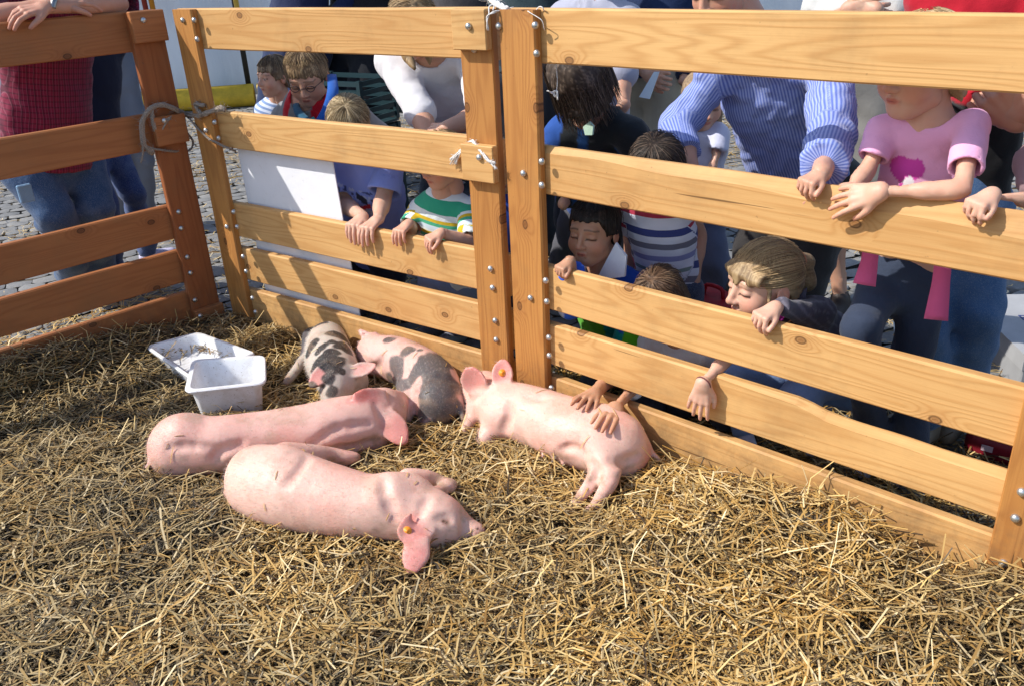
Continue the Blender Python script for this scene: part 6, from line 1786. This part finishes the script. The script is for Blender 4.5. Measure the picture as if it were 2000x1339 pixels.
person("person in dark blue jeans and lilac trainers stepping behind the plaid shirt", H0, .23, towards(H0, .8, -.2), on('A', 190, -80, .75), on('A', 190, 285, .75), on('A', 130, -50, .72), on('A', 235, -45, .78), [(None, on('A', 120, 230, .7), None), (None, on('A', 215, 225, .75), None)],
       [(on('A', 205, 400, .62), np.array([*(gz(222, 528, .07)[:2]), .075]), aA * .5 - nA * .6), (on('A', 258, 375, .70), np.array([*(gz(292, 496, .07)[:2]), .075]), aA * .8 - nA * .3)], SKIN, dict(col=(.08, .05, .03)), dict(col=(0.010, 0.014, 0.035), sleeve=1.9, hem=-.04, name='jacket'), dict(col=(0.022, 0.05, 0.17), mat=M_DENIM, cuff=.75), (0.55, 0.52, 0.70), fine=False, girth=.8)
H0 = on('A', 205, -120, 1.7)
person("person in grey trousers and navy top standing beyond the plaid shirt", H0, .23, towards(H0, 0, -.2), on('A', 205, -55, 1.7), on('A', 207, 108, 1.7), on('A', 165, -30, 1.7), on('A', 250, -30, 1.7), [(None, on('A', 160, 105, 1.6), None), (None, on('A', 262, 100, 1.65), None)], stand('A', 208, 240, 1.7, .09), SKIN, dict(col=(.1, .06, .04)), dict(col=(0.012, 0.018, 0.045), sleeve=1.9, hem=.01), dict(col=(0.20, 0.215, 0.25), off=.02), (0.06, 0.05, 0.05), fine=False)
# ------------------------------------------------------------------ tubs, ties, sheet, marquee and other things
def loft(loops, closed_ends=True):
    n = len(loops[0]); V = np.concatenate(loops); F4 = []
    for i in range(len(loops) - 1):
        for j in range(n):
            a = i * n + j; b = i * n + (j + 1) % n
            F4.append([a, b, b + n, a + n])
    F3 = []
    if closed_ends:
        for k, base in ((0, 0), (1, (len(loops) - 1) * n)):
            c = len(V); V = np.concatenate([V, loops[0 if k == 0 else -1].mean(0)[None]])
            for j in range(n):
                F3.append([c, base + (j + 1) % n, base + j] if k == 0 else [c, base + j, base + (j + 1) % n])
    return V, F4, F3
def rounded(cor, rad, grow=0.0, z=None, nseg=5):
    """rounded quadrilateral through four corners"""
    c = np.array(cor, float); cen = c.mean(0)
    c = c + np.array([unit((q - cen) * [1, 1, 0]) * grow * 1.4 for q in c])
    if z is not None: c[:, 2] = z
    out = []
    for i in range(4):
        p, a, b = c[i], c[i - 1], c[(i + 1) % 4]
        u, v = unit(a - p), unit(b - p)
        s, e = p + u * rad, p + v * rad
        for t_ in np.linspace(0, 1, nseg): out.append((1 - t_) ** 2 * s + 2 * t_ * (1 - t_) * p + t_ * t_ * e)
    return np.array(out)
t = NT("white_polythene")
oc = t.coord(); n1 = t.noise(oc, 30.0, 5.0, 0.7); n2 = t.noise(oc, 160.0, 3.0, 0.7)
c = t.mix(t.math('MULTIPLY', t.maprange(n1, 0.52, 0.75), 0.35), (0.78, 0.79, 0.82), (0.50, 0.45, 0.38))
c = t.mix(t.maprange(n2, 0.64, 0.70), c, (0.13, 0.09, 0.06))
n3 = t.noise(oc, 11.0, 5.0, 0.75)
c = t.mix(t.math('MULTIPLY', t.maprange(n3, 0.5, 0.75), 0.5), c, (0.42, 0.36, 0.28))
t.bump(n1, 0.08, 0.002)
M_POLY = t.out(c, 0.38, 0.5, sss=0.1, ssr=(1, 1, 1))
def tub(rim, z1, z0, taper, label, lip=0.012, dirx=None):
    rim = np.array(rim); cen = rim.mean(0)
    def sc(s, z, grow=0, rad=.03): 
        q = cen + (rim - cen) * s; return rounded(q, rad, grow, z)
    L = [sc(taper, z0, 0, .02), sc(taper, z0 + .004, .004, .022), sc(1, z1 - .014, -.004, .032), sc(1, z1 - .014, lip - .004, .034), sc(1, z1 - .004, lip, .034), sc(1, z1, lip - .003, .034), sc(1, z1, -.004, .03), sc(1, z1 - .006, -.008, .03), sc(taper, z0 + .012, -.006, .022), sc(taper, z0 + .008, -.014, .018)]
    V, F4, F3 = loft(L)
    loc = np.array([cen[0], cen[1], z0])
    me = npmesh("trough", V - loc, [np.array(F4), np.array(F3)], True, mat=M_POLY)
    o = mobj("feed_trough", me, None, loc)
    md = o.modifiers.new("edge", 'EDGE_SPLIT'); md.split_angle = R(40)
    return tag(o, label, "trough", "white plastic feeding troughs")
tub(TUB1, .115, .045, .86, "shallow white feeding trough with wet straw scraps in it, behind the deep tub")
tub(TUB2, .175, .045, .80, "deep white plastic tub standing in front of the shallow trough")
c_ = gz(398, 682, .06)
def in_tub(n):
    r = np.abs(rng.normal(0, .05, n)); a = rng.uniform(0, 6.28, n); return c_[0] + r * np.cos(a) * 1.3, c_[1] + r * np.sin(a)
V, F, C_ = stalks(34, in_tub, lambda x, y: x * 0 + .066, rng, (.02, .09), (.0012, .0022), .18, [.05, .05, .1, .2, .3, .1, .2, .02], .006)
tag(mobj("straw_scraps", npmesh("straw_scraps", V, [F], False, {'Col': C_}, M_STRAW)), "wet straw scraps lying in the shallow trough", "straw", kind='stuff')
# blank sheet behind the middle panel
t = NT("white_board"); n1 = t.noise(t.coord(), 6.0, 4.0, 0.6); n2 = t.noise(t.coord(), 38.0, 5.0, 0.75)
c = t.mix(t.maprange(n1, .35, .7), (0.80, 0.81, 0.86), (0.73, 0.74, 0.79))
c = t.mix(t.math('MULTIPLY', t.maprange(n2, .60, .75), .35), c, (0.45, 0.42, 0.38))
t.bump(n1, .25, .02)
M_SHEET = t.out(c, 0.5, 0.4)
q = [on('B', 459, 268, .046), on('B', 646, 298, .046), on('B', 704, 622, .046), on('B', 526, 604, .046)]
V = np.array(q + [p + nB * .004 for p in q]); loc = np.array([V[:, 0].mean(), V[:, 1].mean(), 0.03])
m = MB(); m.add(V - loc, [[0, 1, 2, 3], [7, 6, 5, 4], [0, 4, 5, 1], [1, 5, 6, 2], [2, 6, 7, 3], [3, 7, 4, 0]])
tag(m.build("display_board", M_SHEET, None, False, loc), "blank white board hung behind the left half of the middle panel", "board")
# rope tying the two hurdles
M_ROPE = simple("sisal_grey", (0.30, 0.25, 0.21), 0.9, 0.1, nscale=300, namt=.4)
M_TWINE = simple("twine_white", (0.72, 0.70, 0.68), 0.8, 0.2, nscale=200, namt=.15)
def cord(pts, r, n=24, strands=3, mat=None, loc=None, fuzz=0.0, twist=9.0, m=None, seed=0):
    pts = spline(pts, n); m = m or MB(); tg = np.gradient(pts, axis=0)
    rg = np.random.default_rng(seed)
    for k in range(strands):
        P = []
        x, y, _ = frame_from(tg[0])
        for i in range(n):
            tt = unit(tg[i]); x = unit(x - tt * (x @ tt)); y = np.cross(tt, x)
            a = 2 * math.pi * k / strands + i / n * twist
            rr_ = r * (0.6 + rg.normal(0, fuzz * .3))
            P.append(pts[i] + (x * math.cos(a) + y * math.sin(a)) * rr_)
        m.tube(np.array(P), r * (0.62 if strands > 1 else 1), 5)
    if fuzz > 0:
        for _ in range(int(n * 4 * fuzz)):
            i = rg.integers(1, n - 1); d = unit(tg[i]) * rg.uniform(-1, 1) + rg.normal(0, .7, 3)
            m.tube(np.array([pts[i], pts[i] + unit(d) * r * 2.0, pts[i] + unit(d) * r * 3.0 + rg.normal(0, r, 3)]), [.0008, .0007, .0004], 3)
    return m
m = MB(); o_ = -.045
cord([on('A', 300, 300, -.034), on('A', 283, 285, -.036), on('A', 277, 245, -.040), on('A', 292, 215, -.046), on('A', 318, 205, -.050), on('A', 345, 216, -.046), on('A', 368, 226, .00), on('B', 400, 222, -.040), on('B', 430, 213, -.038), on('B', 440, 214, -.03)], .0085, 34, 5, fuzz=.9, m=m, seed=1)
cord([on('A', 296, 214, -.045), on('A', 300, 245, -.050), on('A', 310, 262, -.042), on('A', 330, 232, -.052), on('A', 362, 224, -.02), on('B', 392, 226, -.045), on('B', 382, 205, -.04), on('B', 398, 206, -.042)], .007, 30, 4, fuzz=.9, m=m, seed=2)
cord([on('A', 281, 285, -.036), on('A', 305, 292, -.040), on('A', 340, 296, -.032), on('A', 372, 292, .02), on('A', 372, 268, .02), on('A', 318, 230, -.04)], .004, 26, 3, fuzz=.6, m=m, seed=3)
cord([on('B', 370, 232, -.03), on('B', 400, 265, -.032), on('B', 425, 280, -.032), on('B', 446, 290, -.02), on('B', 460, 296, .02)], .004, 22, 3, fuzz=.6, m=m, seed=4)
cord([on('A', 277, 270, -.04), on('A', 279, 300, -.04), on('A', 275, 318, -.038)], .0035, 12, 3, fuzz=.9, m=m, seed=5)
tag(m.build("rope", M_ROPE, None, True), "frayed grey rope tying the left and middle panels together", "rope")
m = MB()
cord([on('B', 953, 60, -.060), on('B', 952, 34, -.062), on('B', 966, 24, -.05), on('B', 985, 20, -.02), on('C', 1003, 16, .02)], .0028, 22, 2, m=m, twist=14)
cord([on('B', 954, 28, -.06), on('B', 956, 14, -.04), on('B', 966, 10, -.03), on('B', 962, 20, -.05)], .0018, 16, 1, m=m)
cord([on('B', 992, 20, -.02), on('B', 975, 10, .0), on('B', 962, 2, .03), on('B', 952, -10, .06)], .0075, 14, 4, m=m, fuzz=.3)
tag(m.build("twine", M_TWINE, None, True), "white twine looped over the top of the two gate posts", "twine")
m = MB()
cord([on('B', 968, 320, -.062), on('B', 952, 312, -.064), on('B', 935, 290, -.05), on('B', 922, 276, -.03), on('B', 905, 290, -.012), on('B', 884, 312, -.012)], .004, 26, 3, m=m, fuzz=.5, twist=12)
for k in range(34):
    a = k * .35; cord([on('B', 912, 284, -.012), on('B', 898 + 3 * math.sin(a), 298 + 2 * math.cos(a), -.014 - .006 * (k % 3)), on('B', 885 + 7 * math.sin(a * 1.7), 316 + 6 * math.cos(a * 1.3), -.012 - .008 * (k % 2))], .0012, 6, 1, m=m)
cord([on('B', 922, 276, -.03), on('B', 940, 296, -.05), on('B', 962, 322, -.062), on('B', 970, 330, -.06)], .0035, 16, 3, m=m, fuzz=.4)
tag(m.build("twine", M_TWINE, None, True), "frayed white twine tassel tied at the block on the second rail", "twine")
m = MB()
cord([on('C', 1088, 18, .034), on('C', 1084, 90, .036), on('C', 1088, 150, .03), on('C', 1087, 178, .02)], .0012, 14, 1, m=m)
cord([on('C', 1070, 178, -.03), on('C', 1078, 182, .0), on('C', 1085, 178, .02), on('C', 1088, 184, .02), on('C', 1084, 189, .02), on('C', 1082, 182, .02), on('C', 1087, 178, .02), on('C', 1089, 196, .02)], .0028, 26, 2, m=m)
tag(m.build("twine", M_TWINE, None, True), "thin twine with a knot hanging beside the right gate post", "twine")
m = MB()
cord([on('C', 1031, 22, -.03), on('C', 1050, 34, -.034), on('C', 1060, 44, -.03), on('C', 1064, 60, -.02)], .0012, 12, 1, m=m)
cord([on('C', 1046, 22, -.01), on('C', 1052, 14, -.01), on('C', 1060, 16, -.01), on('C', 1064, 22, .0)], .0016, 12, 1, m=m)
tag(m.build("twine", M_TWINE, None, True), "thin loose twine at the top of the right gate post", "twine")
# marquee behind
t = NT("marquee_canvas"); oc = t.coord(); n1 = t.noise(t.vmath('MULTIPLY', oc, (3.0, 3.0, 0.7)), 1.0, 5.0, 0.6)
t.bump(n1, 0.7, 0.05)
M_CANVAS = t.out(t.mix(t.maprange(n1, .3, .7), (0.74, 0.77, 0.82), (0.62, 0.66, 0.73)), 0.7, 0.3)
p0, p1 = gz(262, 222, 0), gz(482, 205, 0); p0[2] = p1[2] = 0
u_ = unit(p1 - p0); n_ = np.array([u_[1], -u_[0], 0]); n_ = n_ if n_ @ (CO - p0) > 0 else -n_
MQ = empty("marquee", p0, math.atan2(u_[1], u_[0]), "long white marquee wall with yellow foot beam far behind the crowd", "marquee")
gx_, gz_ = np.meshgrid(np.linspace(-9, 12, 169), np.linspace(0.1, 3.2, 18), indexing='ij')
fold = 0.05 * np.sin(gx_ * 5.3 + 1.1 * np.sin(gx_ * 1.7)) * (0.4 + 0.6 * (1 - gz_ / 3.2)) + 0.03 * np.sin(gx_ * 13.0 + gz_ * 1.3)
V = np.stack([gx_, fold, gz_], -1).reshape(-1, 3); idx = np.arange(169 * 18).reshape(169, 18)
mobj("canvas", npmesh("canvas", V, [np.stack([idx[:-1, :-1], idx[1:, :-1], idx[1:, 1:], idx[:-1, 1:]], -1).reshape(-1, 4)], True, mat=M_CANVAS), MQ)
sg = -1.0 if (np.array([-u_[1], u_[0], 0]) @ n_) < 0 else 1.0       # local y towards the camera
M_YEL = simple("yellow_beam", (0.62, 0.40, 0.03), 0.6, 0.4, nscale=12, namt=.2)
for k in range(-3, 5):
    m = MB(); m.tube(np.array([[k * 2.6 - 1.28, sg * .16, .12], [k * 2.6 + 1.28, sg * .16, .12]]), .115, 12); m.build("foot_beam", M_YEL, MQ, True)
M_BLK = simple("black_pole", (0.015, 0.015, 0.017), 0.5, 0.4)
xq = float((gz(494, 205, 0) - p0) @ u_)
for x_ in (xq, xq + 2.6, xq - 2.6, xq + 5.2):
    m = MB(); m.tube(np.array([[x_, sg * .12, 0], [x_, sg * .12, 3.0]]), .028, 8); m.build("pole", M_BLK, MQ, True)
for px_, cc in ((283, (0.25, 0.03, 0.02)), (297, (0.55, 0.22, 0.02)), (462, (0.60, 0.42, 0.08)), (690, (0.70, 0.48, 0.03))):
    r_ = ray(px_, 10); dd = ((p0 + n_ * .22 - CO) @ n_) / (r_ @ n_); q = CO + r_ * dd; x_ = float((q - p0) @ u_)
    m = MB(); m.tube(np.array([[x_, sg * .22, 0.9], [x_, sg * .22, 3.0]]), .026, 8); o = m.build("pole", simple("pole_%d" % px_, cc, 0.5), MQ, True); o['label'] = "coloured pole"
# straw bale and crates between the visitors
B0 = on('B', 722, 160, 3.0); B0[2] = 0
t = NT("straw_bale"); oc = t.coord(); n1 = t.noise(t.vmath('MULTIPLY', oc, (60, 14, 60)), 1.0, 4.0, .7)
t.bump(n1, 1.0, .02); M_BALE = t.out(t.ramp(n1, [(.3, (.05, .035, .015)), (.55, (.20, .14, .06)), (.75, (.42, .32, .15))]), .9, .1)
f = Field([-.20, -.20, 0], [.20, .20, .95], .022)
def bx(P):
    q = np.abs(P - np.array([0, 0, .46], np.float32)) - np.array([.085, .12, .45], np.float32) + .04
    return np.linalg.norm(np.maximum(q, 0), axis=-1) + np.minimum(q.max(-1), 0) - .04
f.put(bx, [-.2, -.2, 0], [.2, .2, .95], 0); f.noise(.018, 22.0, 3.0); V, F = f.mesh()
BE = empty("straw_bale", B0, .5, "upright brown straw bale between the scout and the bending woman", "straw bale")
mobj("bale", npmesh("bale", V, [F], True, mat=M_BALE), BE)
for zz in (.28, .64):
    m = MB(); m.tube(np.array([[-.092, -.127, zz], [.092, -.127, zz], [.092, .127, zz], [-.092, .127, zz], [-.092, -.127, zz]]), .005, 5, False); m.build("twine_band", simple("orange_twine", (0.5, 0.2, 0.05), .8), BE)
K0 = on('B', 678, 200, 1.5); K0[2] = 0
M_CR = simple("crate_green", (0.010, 0.036, 0.045), 0.45, 0.4)
for lv in range(3):
    ce = empty("crate", (K0[0], K0[1], lv * .27 + .002), -.55, ("lowest", "middle", "topmost")[lv] + " dark green slatted crate of the stack behind the scout", "crate", "green plastic crates stacked behind the scout")
    m = MB(); m.box((-.24, -.16, .0), (.24, .16, .012)); m.build("base", M_CR, ce)
    for sx in (-1, 1):
        for sy in (-1, 1):
            m = MB(); m.box((sx * .232 - .012, sy * .152 - .012, .013), (sx * .232 + .012, sy * .152 + .012, .262)); m.build("corner", M_CR, ce)
    for k in range(5):
        z_ = .03 + k * .05
        for s in (-1, 1):
            m = MB(); m.box((-.219, s * .152 - .005, z_), (.219, s * .152 + .005, z_ + .026)); m.build("slat", M_CR, ce)
            m = MB(); m.box((s * .232 - .005, -.139, z_), (s * .232 + .005, .139, z_ + .026)); m.build("slat", M_CR, ce)
# grey box at the right with printed letter
Gq = [gz(1888, 752, 0.002), gz(2075, 790, 0.002)]
bc = gz(1985, 700, 0.0)
GE = empty("cardboard_box", (bc[0], bc[1], 0.001), -.10, "flat grey cardboard box with a printed P on the cobbles at the right edge", "box")
M_CARD = simple("grey_card", (0.34, 0.345, 0.36), 0.75, 0.3, nscale=9, namt=.1)
m = MB(); m.box((-.11, -.26, 0), (.34, .26, .14), bev=.004); m.build("carton", M_CARD, GE)
m = MB(); m.box((-.113, -.262, .085), (.343, .262, .141)); m.build("lid", simple("grey_card_lid", (0.38, 0.385, 0.40), 0.7, .3, nscale=9, namt=.1), GE)
fc = bpy.data.curves.new("letter", 'FONT'); fc.body = "P"; fc.size = .06; fc.extrude = .0006
fo = bpy.data.objects.new("letter_curve", fc); COL.objects.link(fo)
bpy.context.view_layer.update()
lm = bpy.data.meshes.new_from_object(fo.evaluated_get(bpy.context.evaluated_depsgraph_get())); bpy.data.objects.remove(fo)
lm.materials.clear(); lm.materials.append(simple("print_blue", (0.04, 0.06, 0.20), .6)); mobj("letter", lm, GE, (.0, .02, .1418))
m = MB(); m.box((-.02, -.21, .1412), (.045, -.16, .1424)); m.build("printed_label", simple("print_black", (0.02, 0.015, 0.02), .5), GE)
# red rucksack among the children, red shoe bag under the right panel
def soft_box(name, c, half, rot, mat, label, cat, nz=.008, h=.008):
    hf = np.array(half, np.float32)
    f = Field(-hf - .03, hf + .03, h)
    def fn(P):
        q = np.abs(P) - hf + .03
        return np.linalg.norm(np.maximum(q, 0), axis=-1) + np.minimum(q.max(-1), 0) - .03
    f.put(fn, -hf, hf, 0); f.noise(nz, 14.0, half[0] * 77); V, F = f.mesh()
    e = empty(name, c, rot, label, cat); mobj("bag_body", npmesh("bag_body", V, [F], True, mat=mat), e); return e
M_RED = simple("red_nylon", (0.42, 0.008, 0.018), 0.55, 0.4, nscale=40, namt=.2, bump=.2)
q = on('C', 1392, 605, .55); hb = q[2]
e = soft_box("rucksack", (q[0], q[1], .17), (.15, .09, .165), -.9, M_RED, "red rucksack on the ground behind the crouching children", "rucksack")
m = MB(); m.tube(spline([(-.13, -.095, .10), (0, -.105, .13), (.13, -.095, .10)], 10), .006, 6); m.build("piping", simple("piping_orange", (.6, .16, .03), .5), e, True)
m = MB(); m.tube(spline([(-.04, 0, .165), (-.03, 0, .20), (.03, 0, .20), (.04, 0, .165)], 10), .007, 6); m.build("handle", M_RED, e, True)
q = gz(1945, 872, .045)
e = soft_box("shoe_bag", (q[0], q[1], .052), (.08, .05, .045), -.7, simple("dark_red_nylon", (0.20, 0.006, 0.018), .5, .4, nscale=40, namt=.2), "small dark red bag in the litter under the right panel", "bag", .004, .006)
m = MB(); m.box((-.03, -.0525, .0), (.0, -.0505, .018)); m.build("patch", simple("patch_white", (.6, .45, .5), .6), e)
